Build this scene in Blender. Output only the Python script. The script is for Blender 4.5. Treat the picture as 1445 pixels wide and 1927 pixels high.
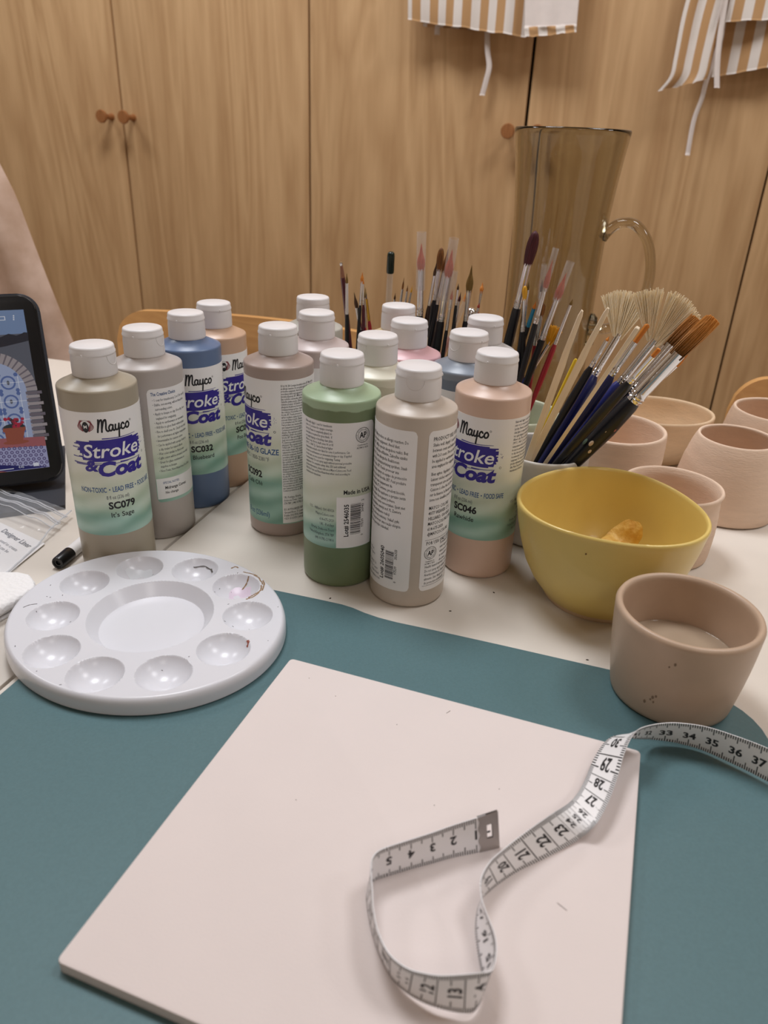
import bpy, bmesh, math, random
from math import sin, cos, pi, sqrt, atan2, radians, hypot, floor
from mathutils import Vector, Matrix, noise
random.seed(11)
for o in list(bpy.data.objects): bpy.data.objects.remove(o)
scene = bpy.context.scene
COL = scene.collection

# ---------------------------------------------------------------- camera
CAM = Vector((0, 0, .27)); FOC = 1400.0
TH = radians(26.4147); PH = radians(2.3995)
_R0 = Vector((1, 0, 0)); _U0 = Vector((0, sin(TH), cos(TH)))
CF = Vector((0, cos(TH), -sin(TH)))
CR = cos(PH)*_R0 + sin(PH)*_U0
CU = -sin(PH)*_R0 + cos(PH)*_U0
cd = bpy.data.cameras.new('camera'); cam = bpy.data.objects.new('camera', cd); COL.objects.link(cam)
cam.matrix_world = Matrix(((CR.x, CU.x, -CF.x, CAM.x), (CR.y, CU.y, -CF.y, CAM.y), (CR.z, CU.z, -CF.z, CAM.z), (0, 0, 0, 1)))
cd.sensor_fit = 'VERTICAL'; cd.sensor_height = 24.0
cd.lens = FOC/1927*24.0
cd.clip_start = .01
cd.dof.use_dof = True; cd.dof.focus_distance = .50
cd.dof.aperture_fstop = cd.lens/2.3
scene.camera = cam

# ---------------------------------------------------------------- world, lamps, exposure
vs = scene.view_settings
vs.view_transform = 'Standard'; vs.look = 'None'; vs.gamma = 1; vs.use_curve_mapping = False
vs.exposure = 0.48
w = bpy.data.worlds.new('room_air'); scene.world = w; w.use_nodes = True
w.node_tree.nodes['Background'].inputs[0].default_value = (1, .98, .97, 1)
w.node_tree.nodes['Background'].inputs[1].default_value = .03
ROT = -.27654                    # the table and cabinet are turned about z
E1 = Vector((cos(ROT), sin(ROT), 0)); E2 = Vector((-sin(ROT), cos(ROT), 0))
def tw(a, b, z=0): return E1*a + E2*b + Vector((0, 0, z))
def area(name, loc, size, power, col, size_y=None, target=None):
    l = bpy.data.lights.new(name, 'AREA'); l.energy = power; l.color = col
    l.shape = 'RECTANGLE'; l.size = size; l.size_y = size_y or size
    o = bpy.data.objects.new(name, l); COL.objects.link(o); o.location = loc
    if target is not None:
        o.rotation_euler = (Vector(target)-Vector(loc)).to_track_quat('-Z', 'Y').to_euler()
    else: o.rotation_euler = (0, 0, ROT)
    return o
LP = 1.0
area('ceiling_and_fill_light', tw(-.60, .85, 1.84), .55, 15*LP, (.94, .96, 1))
area('ceiling_and_fill_light', tw(.70, .85, 1.84), .55, 9*LP, (.95, .96, .985))
area('ceiling_and_fill_light', tw(-2.0, .85, 1.84), .55, 9*LP, (.94, .96, 1))
area('ceiling_and_fill_light', tw(2.0, .85, 1.84), .55, 7*LP, (.95, .96, .985))
area('ceiling_and_fill_light', tw(.8, -1.3, 1.84), .55, 5*LP, (1, .97, .95))  # added fill from behind the camera to brighten label and bottle fronts

# ---------------------------------------------------------------- helpers
def srgb(r, g, b):
    f = lambda c: (c/255/12.92) if c/255 <= .04045 else ((c/255+.055)/1.055)**2.4
    return (f(r), f(g), f(b), 1)
MATS = {}
def mat(name, col, rough=.5, metal=0, var=.06, vscale=40, trans=0, ior=1.45, bump=0, bscale=300, col2=None, coat=0, alpha=1, sss=0, emis=0, spec=.5, stretch=None):
    if name in MATS: return MATS[name]
    m = bpy.data.materials.new(name); m.use_nodes = True; MATS[name] = m
    nt = m.node_tree; N = nt.nodes; L = nt.links; p = N['Principled BSDF']
    if len(col) == 3: col = srgb(*col)
    tc = N.new('ShaderNodeTexCoord'); src = tc.outputs['Object']
    if stretch:
        mp = N.new('ShaderNodeMapping'); mp.inputs['Scale'].default_value = stretch; L.new(src, mp.inputs[0]); src = mp.outputs[0]
    nz = N.new('ShaderNodeTexNoise'); nz.inputs['Scale'].default_value = vscale; nz.inputs['Detail'].default_value = 4
    L.new(src, nz.inputs['Vector'])
    rp = N.new('ShaderNodeValToRGB'); e = rp.color_ramp.elements
    if col2 is not None:
        c2 = srgb(*col2) if len(col2) == 3 else col2
        e[0].position = .35; e[1].position = .68; e[0].color = col; e[1].color = c2
    else:
        e[0].position = .3; e[1].position = .7
        e[0].color = tuple(max(0, c*(1-var)) for c in col[:3])+(1,); e[1].color = tuple(min(1, c*(1+var)) for c in col[:3])+(1,)
    L.new(nz.outputs['Fac'], rp.inputs[0]); L.new(rp.outputs[0], p.inputs['Base Color'])
    p.inputs['Roughness'].default_value = rough; p.inputs['Metallic'].default_value = metal
    p.inputs['Transmission Weight'].default_value = trans; p.inputs['IOR'].default_value = ior
    p.inputs['Coat Weight'].default_value = coat; p.inputs['Alpha'].default_value = alpha
    p.inputs['Specular IOR Level'].default_value = spec
    if sss:
        p.inputs['Subsurface Weight'].default_value = sss; p.inputs['Subsurface Radius'].default_value = (.004, .003, .002); p.inputs['Subsurface Scale'].default_value = 1
    if emis:
        L.new(rp.outputs[0], p.inputs['Emission Color']); p.inputs['Emission Strength'].default_value = emis
    if bump:
        b2 = N.new('ShaderNodeTexNoise'); b2.inputs['Scale'].default_value = bscale; L.new(src, b2.inputs['Vector'])
        bp = N.new('ShaderNodeBump'); bp.inputs['Strength'].default_value = bump; bp.inputs['Distance'].default_value = .001
        L.new(b2.outputs['Fac'], bp.inputs['Height']); L.new(bp.outputs[0], p.inputs['Normal'])
    return m

def obj(name, bm, m, parent=None, smooth=True, angle=40, label=None):
    bmesh.ops.recalc_face_normals(bm, faces=bm.faces[:]) if getattr(bm, '_rc', True) else None
    me = bpy.data.meshes.new(name); bm.to_mesh(me); bm.free()
    if not isinstance(m, (list, tuple)): m = [m]
    for x in m: me.materials.append(x)
    if smooth:
        me.polygons.foreach_set('use_smooth', [True]*len(me.polygons))
        me.set_sharp_from_angle(angle=radians(angle))
    o = bpy.data.objects.new(name, me); COL.objects.link(o)
    if parent is not None: o.parent = parent
    if label: o['label'] = label
    return o
def flat_obj(name, verts, faces, mats, idx, parent=None):
    me = bpy.data.meshes.new(name); me.from_pydata(verts, [], faces)
    for x in mats: me.materials.append(x)
    if idx: me.polygons.foreach_set('material_index', idx)
    o = bpy.data.objects.new(name, me); COL.objects.link(o)
    if parent is not None: o.parent = parent
    return o
def tag(o, label, cat, group=None):
    o['label'] = label; o['category'] = cat
    if group: o['group'] = group
    return o
def struct(o): o['kind'] = 'structure'; return o
def thing(name, label, cat, loc=(0, 0, 0), rz=0, group=None):
    o = bpy.data.objects.new(name, None); COL.objects.link(o); o.location = loc; o.rotation_euler = (0, 0, rz)
    o.empty_display_size = .02
    return tag(o, label, cat, group)

def lathe(bm, prof, n=48, M=None, cap0=True, cap1=True, rf=None, arc=None):
    """prof: list of (r, z)"""
    rings = []
    for r, z in prof:
        if r < 1e-7:
            rings.append([bm.verts.new((0, 0, z))])
        else:
            rings.append([bm.verts.new(((r*(rf(2*pi*i/n, z) if rf else 1))*cos(2*pi*i/n), (r*(rf(2*pi*i/n, z) if rf else 1))*sin(2*pi*i/n), z)) for i in range(n)])
    for a, b in zip(rings, rings[1:]):
        for i in range(n):
            j = (i+1) % n
            if len(a) == 1 and len(b) == 1: continue
            if len(a) == 1: bm.faces.new((a[0], b[j], b[i]))
            elif len(b) == 1: bm.faces.new((a[i], a[j], b[0]))
            else: bm.faces.new((a[i], a[j], b[j], b[i]))
    if cap0 and len(rings[0]) > 1: bm.faces.new(list(reversed(rings[0])))
    if cap1 and len(rings[-1]) > 1: bm.faces.new(rings[-1])
    if M is not None: bmesh.ops.transform(bm, matrix=M, verts=[v for r in rings for v in r])
    return bm
def box(bm, x0, x1, y0, y1, z0, z1, M=None, bev=0, seg=2):
    vs_ = [bm.verts.new((x, y, z)) for x in (x0, x1) for y in (y0, y1) for z in (z0, z1)]
    fs = [(0, 1, 3, 2), (4, 6, 7, 5), (0, 4, 5, 1), (2, 3, 7, 6), (0, 2, 6, 4), (1, 5, 7, 3)]
    F = [bm.faces.new([vs_[i] for i in f]) for f in fs]
    if M is not None: bmesh.ops.transform(bm, matrix=M, verts=vs_)
    if bev:
        es = list({e for f in F for e in f.edges})
        bmesh.ops.bevel(bm, geom=es, offset=bev, segments=seg, affect='EDGES', profile=.5)
    return bm
def prism(bm, poly, z0, z1, M=None, bev=0, top_only=False, seg=2):
    a = [bm.verts.new((x, y, z0)) for x, y in poly]; b = [bm.verts.new((x, y, z1)) for x, y in poly]
    n = len(poly)
    f0 = bm.faces.new(list(reversed(a))); f1 = bm.faces.new(b)
    sides = [bm.faces.new((a[i], a[(i+1) % n], b[(i+1) % n], b[i])) for i in range(n)]
    if M is not None: bmesh.ops.transform(bm, matrix=M, verts=a+b)
    if bev:
        es = list(f1.edges) + ([] if top_only else list(f0.edges))
        bmesh.ops.bevel(bm, geom=es, offset=bev, segments=seg, affect='EDGES', profile=.5)
    return bm
def catmull(P, k=8, closed=False):
    P = [Vector(p) for p in P]; out = []
    n = len(P)
    for i in range(n if closed else n-1):
        p0 = P[(i-1) % n] if closed else P[max(i-1, 0)]; p1 = P[i]; p2 = P[(i+1) % n]; p3 = P[(i+2) % n] if closed else P[min(i+2, n-1)]
        for s in range(k):
            t = s/k
            out.append(.5*((2*p1)+(-p0+p2)*t+(2*p0-5*p1+4*p2-p3)*t*t+(-p0+3*p1-3*p2+p3)*t**3))
    if not closed: out.append(P[-1])
    return out
def tube(bm, P, rad, n=12, cap=True, flat=None):
    P = [Vector(p) for p in P]; rings = []
    up = None
    for i, p in enumerate(P):
        t = (P[min(i+1, len(P)-1)]-P[max(i-1, 0)]).normalized()
        if up is None:
            up = Vector((0, 0, 1)) if abs(t.z) < .9 else Vector((1, 0, 0))
        x = up.cross(t).normalized(); y = t.cross(x).normalized(); up = y
        r = rad[i] if isinstance(rad, (list, tuple)) else rad
        rx, ry = (r if not isinstance(r, tuple) else r[0]), (r if not isinstance(r, tuple) else r[1])
        rings.append([bm.verts.new(p+x*rx*cos(2*pi*k/n)+y*ry*sin(2*pi*k/n)) for k in range(n)])
    for a, b in zip(rings, rings[1:]):
        for k in range(n): bm.faces.new((a[k], a[(k+1) % n], b[(k+1) % n], b[k]))
    if cap: bm.faces.new(list(reversed(rings[0]))); bm.faces.new(rings[-1])
    return bm
def rrect(x0, x1, y0, y1, r, n=6):
    out = []
    for cx, cy, a0 in ((x1-r, y1-r, 0), (x0+r, y1-r, pi/2), (x0+r, y0+r, pi), (x1-r, y0+r, 3*pi/2)):
        for i in range(n+1):
            a = a0+pi/2*i/n; out.append((cx+r*cos(a), cy+r*sin(a)))
    return out

# ---------------------------------------------------------------- flat lettering kit: 2-D meshes (verts, faces), laid on surfaces later
_tc = {}
def glyphs(s, size, bold=0, shear=0, align='LEFT', res=2, sx=1.0):
    k = (s, bold, shear, align, res)
    if k not in _tc:
        cu = bpy.data.curves.new('t', 'FONT'); cu.body = s; cu.size = 1; cu.offset = bold; cu.shear = shear; cu.align_x = align
        cu.resolution_u = res
        o = bpy.data.objects.new('t', cu)
        me = bpy.data.meshes.new_from_object(o)
        V = [(v.co.x, v.co.y) for v in me.vertices]; F = [tuple(p.vertices) for p in me.polygons]
        bpy.data.objects.remove(o); bpy.data.curves.remove(cu); bpy.data.meshes.remove(me)
        _tc[k] = (V, F)
    V, F = _tc[k]
    return [(x*size*sx, y*size) for x, y in V], F
class Flat:
    """a sheet of printing: shapes in (u, v) with a layer height and a material index"""
    def __init__(s): s.V = []; s.F = []; s.I = []
    def add(s, VF, at=(0, 0), rot=0, mi=0, layer=1):
        V, F = VF; b = len(s.V); c, q = cos(rot), sin(rot)
        s.V += [(at[0]+x*c-y*q, at[1]+x*q+y*c, layer) for x, y in V]
        s.F += [tuple(b+i for i in f) for f in F]; s.I += [mi]*len(F)
    def text(s, t, at, size, mi=0, bold=0, shear=0, align='LEFT', rot=0, layer=1, res=2, sx=.82):
        if t: s.add(glyphs(t, size, bold, shear, align, res, sx), at, rot, mi, layer)
    def poly(s, P, mi=0, layer=1): s.add((P, [tuple(range(len(P)))]), mi=mi, layer=layer)
    def rect(s, x0, x1, y0, y1, mi=0, layer=1, step=.0015):
        n = max(1, int((x1-x0)/step))
        for i in range(n):
            a = x0+(x1-x0)*i/n; b = x0+(x1-x0)*(i+1)/n
            s.poly([(a, y0), (b, y0), (b, y1), (a, y1)], mi, layer)
    def stroke(s, P, wd, mi=0, layer=1, k=6, smooth=True):
        Q = catmull([(x, y, 0) for x, y in P], k) if smooth and len(P) > 2 else [Vector((x, y, 0)) for x, y in P]
        L_ = []; R_ = []
        for i, p in enumerate(Q):
            t = (Q[min(i+1, len(Q)-1)]-Q[max(i-1, 0)]); t = t.normalized() if t.length > 0 else Vector((1, 0, 0))
            n = Vector((-t.y, t.x, 0)); w_ = wd if not callable(wd) else wd(i/(len(Q)-1))
            L_.append(p+n*w_/2); R_.append(p-n*w_/2)
        V = [(v.x, v.y) for v in L_]+[(v.x, v.y) for v in R_]; n = len(Q)
        F = [(n+i, n+i+1, i+1, i) for i in range(n-1)]
        s.add((V, F), mi=mi, layer=layer)
        if not callable(wd):
            for p in (Q[0], Q[-1]): s.ellipse(p.x, p.y, wd/2, wd/2, mi, layer, 10)
    def ellipse(s, cx, cy, rx, ry, mi=0, layer=1, n=24):
        s.poly([(cx+rx*cos(2*pi*i/n), cy+ry*sin(2*pi*i/n)) for i in range(n)], mi, layer)
    def ring(s, cx, cy, r0, r1, mi=0, layer=1, n=40, a0=0, a1=2*pi):
        V = []
        for i in range(n+1):
            a = a0+(a1-a0)*i/n; V += [(cx+r0*cos(a), cy+r0*sin(a)), (cx+r1*cos(a), cy+r1*sin(a))]
        s.add((V, [(2*i, 2*i+1, 2*i+3, 2*i+2) for i in range(n)]), mi=mi, layer=layer)
    def paragraph(s, lines, at, size, lead, mi=0, align='LEFT', sx=.7, bold=0, layer=1):
        for i, t in enumerate(lines): s.text(t, (at[0], at[1]-i*lead), size, mi, bold, 0, align, 0, layer, 1, sx)
    def wrap(s, name, R, ang0, mats, parent, clip=None, cut=None):
        """wrap on an upright cylinder; u runs to the viewer's right"""
        V, F, I = s.V, s.F, s.I
        if cut:
            bm = bmesh.new(); vv = [bm.verts.new(v) for v in V]
            for f, i in zip(F, I):
                try: fc = bm.faces.new([vv[k] for k in f]); fc.material_index = i
                except ValueError: pass
            x0 = min(v[0] for v in V); x1 = max(v[0] for v in V); x = x0+cut
            while x < x1:
                bmesh.ops.bisect_plane(bm, geom=bm.verts[:]+bm.edges[:]+bm.faces[:], plane_co=(x, 0, 0), plane_no=(1, 0, 0)); x += cut
            bm.verts.index_update()
            V = [tuple(v.co) for v in bm.verts]; F = [tuple(v.index for v in f.verts) for f in bm.faces]; I = [f.material_index for f in bm.faces]; bm.free()
        if clip:
            keep = [(f, i) for f, i in zip(F, I) if clip[0] <= sum(V[k][0] for k in f)/len(f) <= clip[1]]
            F = [f for f, i in keep]; I = [i for f, i in keep]
        W = []
        for x, y, l in V:
            a = ang0+x/R; r = R+l*.00005; W.append((r*sin(a), -r*cos(a), y))
        return flat_obj(name, W, F, mats, I, parent)

# ---------------------------------------------------------------- materials
def wood(name, c1, c2, sc=1.0, rough=.5, axis='Z', bump=.05):
    if name in MATS: return MATS[name]
    m = bpy.data.materials.new(name); m.use_nodes = True; MATS[name] = m
    nt = m.node_tree; N = nt.nodes; L = nt.links; p = N['Principled BSDF']
    tc = N.new('ShaderNodeTexCoord'); mp = N.new('ShaderNodeMapping')
    s = {'Z': (1, 1, .09), 'X': (.09, 1, 1)}[axis]
    mp.inputs['Scale'].default_value = tuple(v*sc for v in s); L.new(tc.outputs['Object'], mp.inputs[0])
    n1 = N.new('ShaderNodeTexNoise'); n1.inputs['Scale'].default_value = 5; n1.inputs['Detail'].default_value = 3; n1.inputs['Distortion'].default_value = 1.2
    n2 = N.new('ShaderNodeTexNoise'); n2.inputs['Scale'].default_value = 90; n2.inputs['Detail'].default_value = 5
    n3 = N.new('ShaderNodeTexNoise'); n3.inputs['Scale'].default_value = 22; n3.inputs['Detail'].default_value = 4; n3.inputs['Distortion'].default_value = .8
    for n in (n1, n2, n3): L.new(mp.outputs[0], n.inputs['Vector'])
    # cathedral grain: bands in the distorted noise
    mu = N.new('ShaderNodeMath'); mu.operation = 'MULTIPLY'; mu.inputs[1].default_value = 9; L.new(n1.outputs['Fac'], mu.inputs[0])
    fr = N.new('ShaderNodeMath'); fr.operation = 'PINGPONG'; fr.inputs[1].default_value = .5; L.new(mu.outputs[0], fr.inputs[0])
    a = N.new('ShaderNodeMath'); a.operation = 'MULTIPLY'; a.inputs[1].default_value = .75; L.new(fr.outputs[0], a.inputs[0])
    b = N.new('ShaderNodeMath'); b.operation = 'MULTIPLY_ADD'; b.inputs[1].default_value = .55; L.new(n3.outputs['Fac'], b.inputs[0]); L.new(a.outputs[0], b.inputs[2])
    c = N.new('ShaderNodeMath'); c.operation = 'MULTIPLY_ADD'; c.inputs[1].default_value = .5; L.new(n2.outputs['Fac'], c.inputs[0]); L.new(b.outputs[0], c.inputs[2])
    rp = N.new('ShaderNodeValToRGB'); e = rp.color_ramp.elements
    e[0].position = .42; e[0].color = srgb(*c2); e[1].position = .95; e[1].color = srgb(*c1)
    L.new(c.outputs[0], rp.inputs[0]); L.new(rp.outputs[0], p.inputs['Base Color'])
    p.inputs['Roughness'].default_value = rough
    bp = N.new('ShaderNodeBump'); bp.inputs['Strength'].default_value = bump; bp.inputs['Distance'].default_value = .001; L.new(n2.outputs['Fac'], bp.inputs['Height']); L.new(bp.outputs[0], p.inputs['Normal'])
    return m
OAK = wood('oak_veneer', (216, 178, 132), (190, 150, 106), 1.0)
BEECH = wood('beech_ply', (214, 164, 104), (196, 144, 86), 2.0, .4, 'X')
KNOBWOOD = wood('stained_knob', (168, 112, 66), (140, 88, 48), 6, .45)
TABLE = mat('cream_laminate', (224, 216, 206), .42, var=.015, vscale=6, bump=.03, bscale=900)
SEAM = mat('dark_gap', (50, 42, 36), .8)
WALLM = mat('painted_wall', (205, 188, 166), .9)
FLOORM = mat('floor_vinyl', (150, 140, 128), .6)
WHITECAP = mat('white_polypropylene', (230, 227, 228), .36, var=.01, sss=.0)
WHITEPLASTIC = mat('white_palette_plastic', (221, 221, 227), .25, var=.01)
TEAL = mat('teal_leather', (86, 116, 121), .5, var=.05, vscale=700, bump=.12, bscale=1400)
BISQUE = mat('bisque_clay', (228, 201, 178), .85, var=.035, vscale=60, bump=.25, bscale=260, stretch=(1, 1, 5))
BISQUE2 = mat('bisque_clay_tan', (230, 202, 168), .85, var=.05, vscale=50, bump=.25, bscale=260, stretch=(1, 1, 5))
TILEM = mat('bisque_tile', (224, 212, 208), .8, var=.012, vscale=30, bump=.08, bscale=900)
YELLOW = mat('yellow_glaze', (226, 198, 116), .33, var=.03, vscale=30, coat=.15)
GREYGL = mat('warm_grey_glaze', (188, 162, 139), .38, var=.04, vscale=60)
INK = mat('black_ink', (28, 26, 30), .5); GREYINK = mat('grey_ink', (72, 77, 88), .5); BLUEINK = mat('blue_ink', (40, 84, 140), .5)
PURPLE = mat('violet_ink', (52, 38, 142), .45, var=.04); WHITEINK = mat('white_ink', (240, 240, 240), .5); MAROONINK = mat('maroon_ink', (134, 52, 62), .5)
PAPER = mat('white_label', (244, 242, 242), .42, var=.01)
STEEL = mat('ferrule_metal', (214, 210, 210), .22, 1.0, var=.03)
CHROME = mat('bright_metal', (225, 225, 228), .12, 1.0, var=.02)
BLACKLAC = mat('black_lacquer', (22, 23, 30), .3); NAVY = mat('navy_lacquer', (30, 34, 84), .3); BLUEL = mat('blue_lacquer', (52, 58, 128), .32)
REDLAC = mat('red_lacquer', (160, 30, 44), .3); BLUE2 = mat('bright_blue_lacquer', (30, 62, 160), .3); TURQ = mat('turquoise_lacquer', (38, 130, 170), .35); MAROONL = mat('maroon_lacquer', (84, 24, 40), .35); GOLD = mat('gold_ferrule', (214, 168, 70), .25, 1.0); PINKH = mat('pink_handle', (206, 150, 136), .35)
RAWWOOD = mat('pale_raw_wood', (243, 224, 196), .7, var=.05, vscale=60, stretch=(6, 6, .6)); YELLOWP = mat('yellow_paint', (222, 188, 40), .5)
def hair(n, a, b): return mat(n, a, .6, col2=b, vscale=900, stretch=(1, 1, .05))
H_ORANGE = hair('orange_hair', (206, 112, 36), (226, 150, 60)); H_BROWN = hair('brown_hair', (92, 58, 24), (150, 94, 40)); H_CORAL = hair('coral_hair', (186, 76, 46), (206, 104, 70)); H_MAROON = hair('maroon_hair', (58, 16, 26), (84, 26, 36)); H_OLIVE = hair('olive_hair', (104, 82, 34), (136, 104, 48)); H_YEL = hair('yellow_hair', (226, 160, 30), (240, 186, 60)); H_DARK = hair('dark_hair', (58, 40, 28), (88, 58, 34)); H_WHITE = hair('hog_hair', (250, 228, 186), (254, 244, 222)); H_GREY = hair('grey_hair', (80, 72, 78), (120, 108, 112))
TUBEM = mat('frosted_tube', (226, 222, 222), .3, trans=.0, alpha=.13)
CLEARP = mat('clear_plastic', (226, 222, 216), .15, alpha=.16)
BLACKPL = mat('black_plastic', (14, 14, 17), .3); DARKCASE = mat('charcoal_case', (52, 54, 62), .65, bump=.2, bscale=1500)

def label_material():
    m = bpy.data.materials.new('printed_label'); m.use_nodes = True
    nt = m.node_tree; N = nt.nodes; L = nt.links; p = N['Principled BSDF']; p.inputs['Roughness'].default_value = .38
    tc = N.new('ShaderNodeTexCoord'); sp = N.new('ShaderNodeSeparateXYZ'); L.new(tc.outputs['Object'], sp.inputs[0])
    nz = N.new('ShaderNodeTexNoise'); nz.inputs['Scale'].default_value = 28; nz.inputs['Detail'].default_value = 2; L.new(tc.outputs['Object'], nz.inputs['Vector'])
    ma = N.new('ShaderNodeMath'); ma.operation = 'MULTIPLY_ADD'; ma.inputs[1].default_value = .024; L.new(nz.outputs['Fac'], ma.inputs[0]); L.new(sp.outputs['Z'], ma.inputs[2])
    mr = N.new('ShaderNodeMapRange'); mr.inputs['From Min'].default_value = .036; mr.inputs['From Max'].default_value = .132; L.new(ma.outputs[0], mr.inputs['Value'])
    rp = N.new('ShaderNodeValToRGB'); L.new(mr.outputs[0], rp.inputs[0]); cr = rp.color_ramp
    pts = [(0, (140, 182, 168)), (.10, (160, 196, 182)), (.17, (148, 188, 172)), (.24, (186, 208, 188)), (.36, (204, 214, 194)), (.52, (218, 221, 203)), (.68, (238, 238, 231)), (.85, (244, 242, 242))]
    cr.elements[0].position = 0; cr.elements[0].color = srgb(*pts[0][1]); cr.elements[1].position = pts[-1][0]; cr.elements[1].color = srgb(*pts[-1][1])
    for q, c_ in pts[1:-1]: e = cr.elements.new(q); e.color = srgb(*c_)
    # pale sweeping brush bands in the green
    mp = N.new('ShaderNodeMapping'); mp.inputs['Rotation'].default_value = (0, .35, .4); L.new(tc.outputs['Object'], mp.inputs[0])
    wv = N.new('ShaderNodeTexWave'); wv.bands_direction = 'Z'; wv.inputs['Scale'].default_value = 22; wv.inputs['Distortion'].default_value = 2.5; wv.inputs['Detail'].default_value = 2; wv.inputs['Detail Scale'].default_value = 1.2
    L.new(mp.outputs[0], wv.inputs['Vector'])
    mx = N.new('ShaderNodeMix'); mx.data_type = 'RGBA'; mx.blend_type = 'SOFT_LIGHT'; L.new(rp.outputs[0], mx.inputs[6]); L.new(wv.outputs['Color'], mx.inputs[7]); 
    fz = N.new('ShaderNodeMapRange'); fz.inputs['From Min'].default_value = .085; fz.inputs['From Max'].default_value = .05; fz.inputs['To Max'].default_value = .35; L.new(sp.outputs['Z'], fz.inputs['Value'])
    L.new(fz.outputs[0], mx.inputs[0]); L.new(mx.outputs[2], p.inputs['Base Color'])
    return m
LABELM = label_material()

# ---------------------------------------------------------------- the room
def room():
    M = Matrix.Rotation(ROT, 4, 'Z')
    def slab(name, *a):
        bm = bmesh.new(); box(bm, *a, M=M); return struct(obj(name, bm, WALLM, smooth=False))
    f = slab('floor', -3, 3, -2, 2.6, -.80, -.74); f.data.materials[0] = FLOORM
    slab('ceiling', -3, 3, -2, 2.6, 1.86, 1.92)
    slab('wall_back', -3, 3, 2.45, 2.55, -.74, 1.86)
    slab('wall_left', -3.0, -2.9, -2, 2.45, -.74, 1.86)
    slab('wall_right', 2.9, 3.0, -2, 2.45, -.74, 1.86)
    slab('wall_front', -2.9, 2.9, -2.0, -1.9, -.74, 1.86)
room()

# oak cabinets behind the table: two-door units, round knobs by the meeting edges
FRONT = 1.8246; S0 = -1.2401; DW = .502
def knob_bm():
    bm = bmesh.new()
    lathe(bm, [(.0085, 0), (.0075, .004), (.006, .012), (.0065, .022), (.0095, .031), (.0135, .037), (.0150, .0405), (.0150, .044), (.0138, .0462), (.0, .0466)], 28, Matrix.Rotation(pi/2, 4, 'X'))
    return bm
def cabinet(k, label, gap=.006, dark=False):
    a0 = S0+(k-1)*DW; 
    t = thing('oak_cabinet', label, 'cabinet', tw(a0+DW, FRONT, -.74), ROT)
    bm = bmesh.new(); box(bm, -DW+.001, DW-.001, .021, .5, .0, 2.45); obj('carcass', bm, mat('carcass_gap_shadow', (30, 24, 20), .8) if dark else mat('carcass_brown', (84, 56, 32), .8), t, False)  # if dark, the carcass colour carries the deep shadow in the door gap
    for s in (-1, 1):
        x0, x1 = (-DW+.0022, -gap/2) if s < 0 else (gap/2, DW-.0022)
        bm = bmesh.new(); box(bm, x0, x1, 0, .019, .05, 2.43, bev=.0012)
        d = obj('door', bm, OAK, t); 
        kb = obj('knob', knob_bm(), KNOBWOOD, d); kb.location = (s*.031, 0, .74+.301)
    bm = bmesh.new(); box(bm, -DW+.002, DW-.002, .03, .06, 0, .05); obj('plinth', bm, OAK, t, False)
cabinet(0, 'oak two door cabinet at the left with round wooden knobs by its brown centre gap')
cabinet(2, 'oak two door cabinet behind the glass jug with a black gap between its doors', .007, True)
cabinet(4, 'oak cabinet at the far right edge behind the bisque cups')

# ---------------------------------------------------------------- tables
SE = -.2795
def table(name, a0, a1, b0, b1, ztop, label):
    t = thing(name, label, 'table', tw((a0+a1)/2, (b0+b1)/2, -.74), ROT)
    w_, d_ = (a1-a0)/2, (b1-b0)/2; H = ztop+.74
    bm = bmesh.new(); box(bm, -w_, w_, -d_, d_, H-.028, H, bev=.0015); obj('table_top', bm, TABLE, t)
    for sx in (-1, 1):
        for sy in (-1, 1):
            bm = bmesh.new(); lathe(bm, [(.022, 0), (.025, .01), (.025, H-.029)], 20, Matrix.Translation((sx*(w_-.05), sy*(d_-.05), 0)))
            obj('leg', bm, STEEL, t)
table('craft_table', SE+.0007, 1.05, -.25, .8085, 0, 'cream laminate table under the teal mat and most of the paint bottles')
table('craft_table', -1.55, SE-.0052, -.25, .8085, -.004, 'cream laminate table at the left under the tablet and four bottles in a row')

# teal mat: rounded corners, a shallow wave in its far edge
mat_pts = [(SE+.0055, -.22), (SE+.0055, .350)]
mat_pts += [(SE+.0055+.03-.03*cos(a), .352+.03*sin(a)) for a in [pi/2*i/8 for i in range(1, 9)]]
mat_pts += [(-.20, .3822), (-.18, .3822), (-.15, .3820), (-.134, .3816), (-.126, .3803), (-.117, .3775), (-.107, .3755), (-.095, .3745), (-.07, .3743), (-.03, .3733), (.03, .3712), (.072, .3702)]
mat_pts += [(.078+.0375*sin(a), .3323+.0378*cos(a)) for a in [pi/2*i/8 for i in range(1, 9)]]
mat_pts += [(.1155, -.22)]
bm = bmesh.new(); prism(bm, list(reversed(mat_pts)), 0.0001, .0019, Matrix.Rotation(ROT, 4, 'Z'), .0006, True)
tag(obj('desk_mat', bm, TEAL), 'teal leather desk mat with a wavy far edge on the cream table', 'mat')

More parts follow.
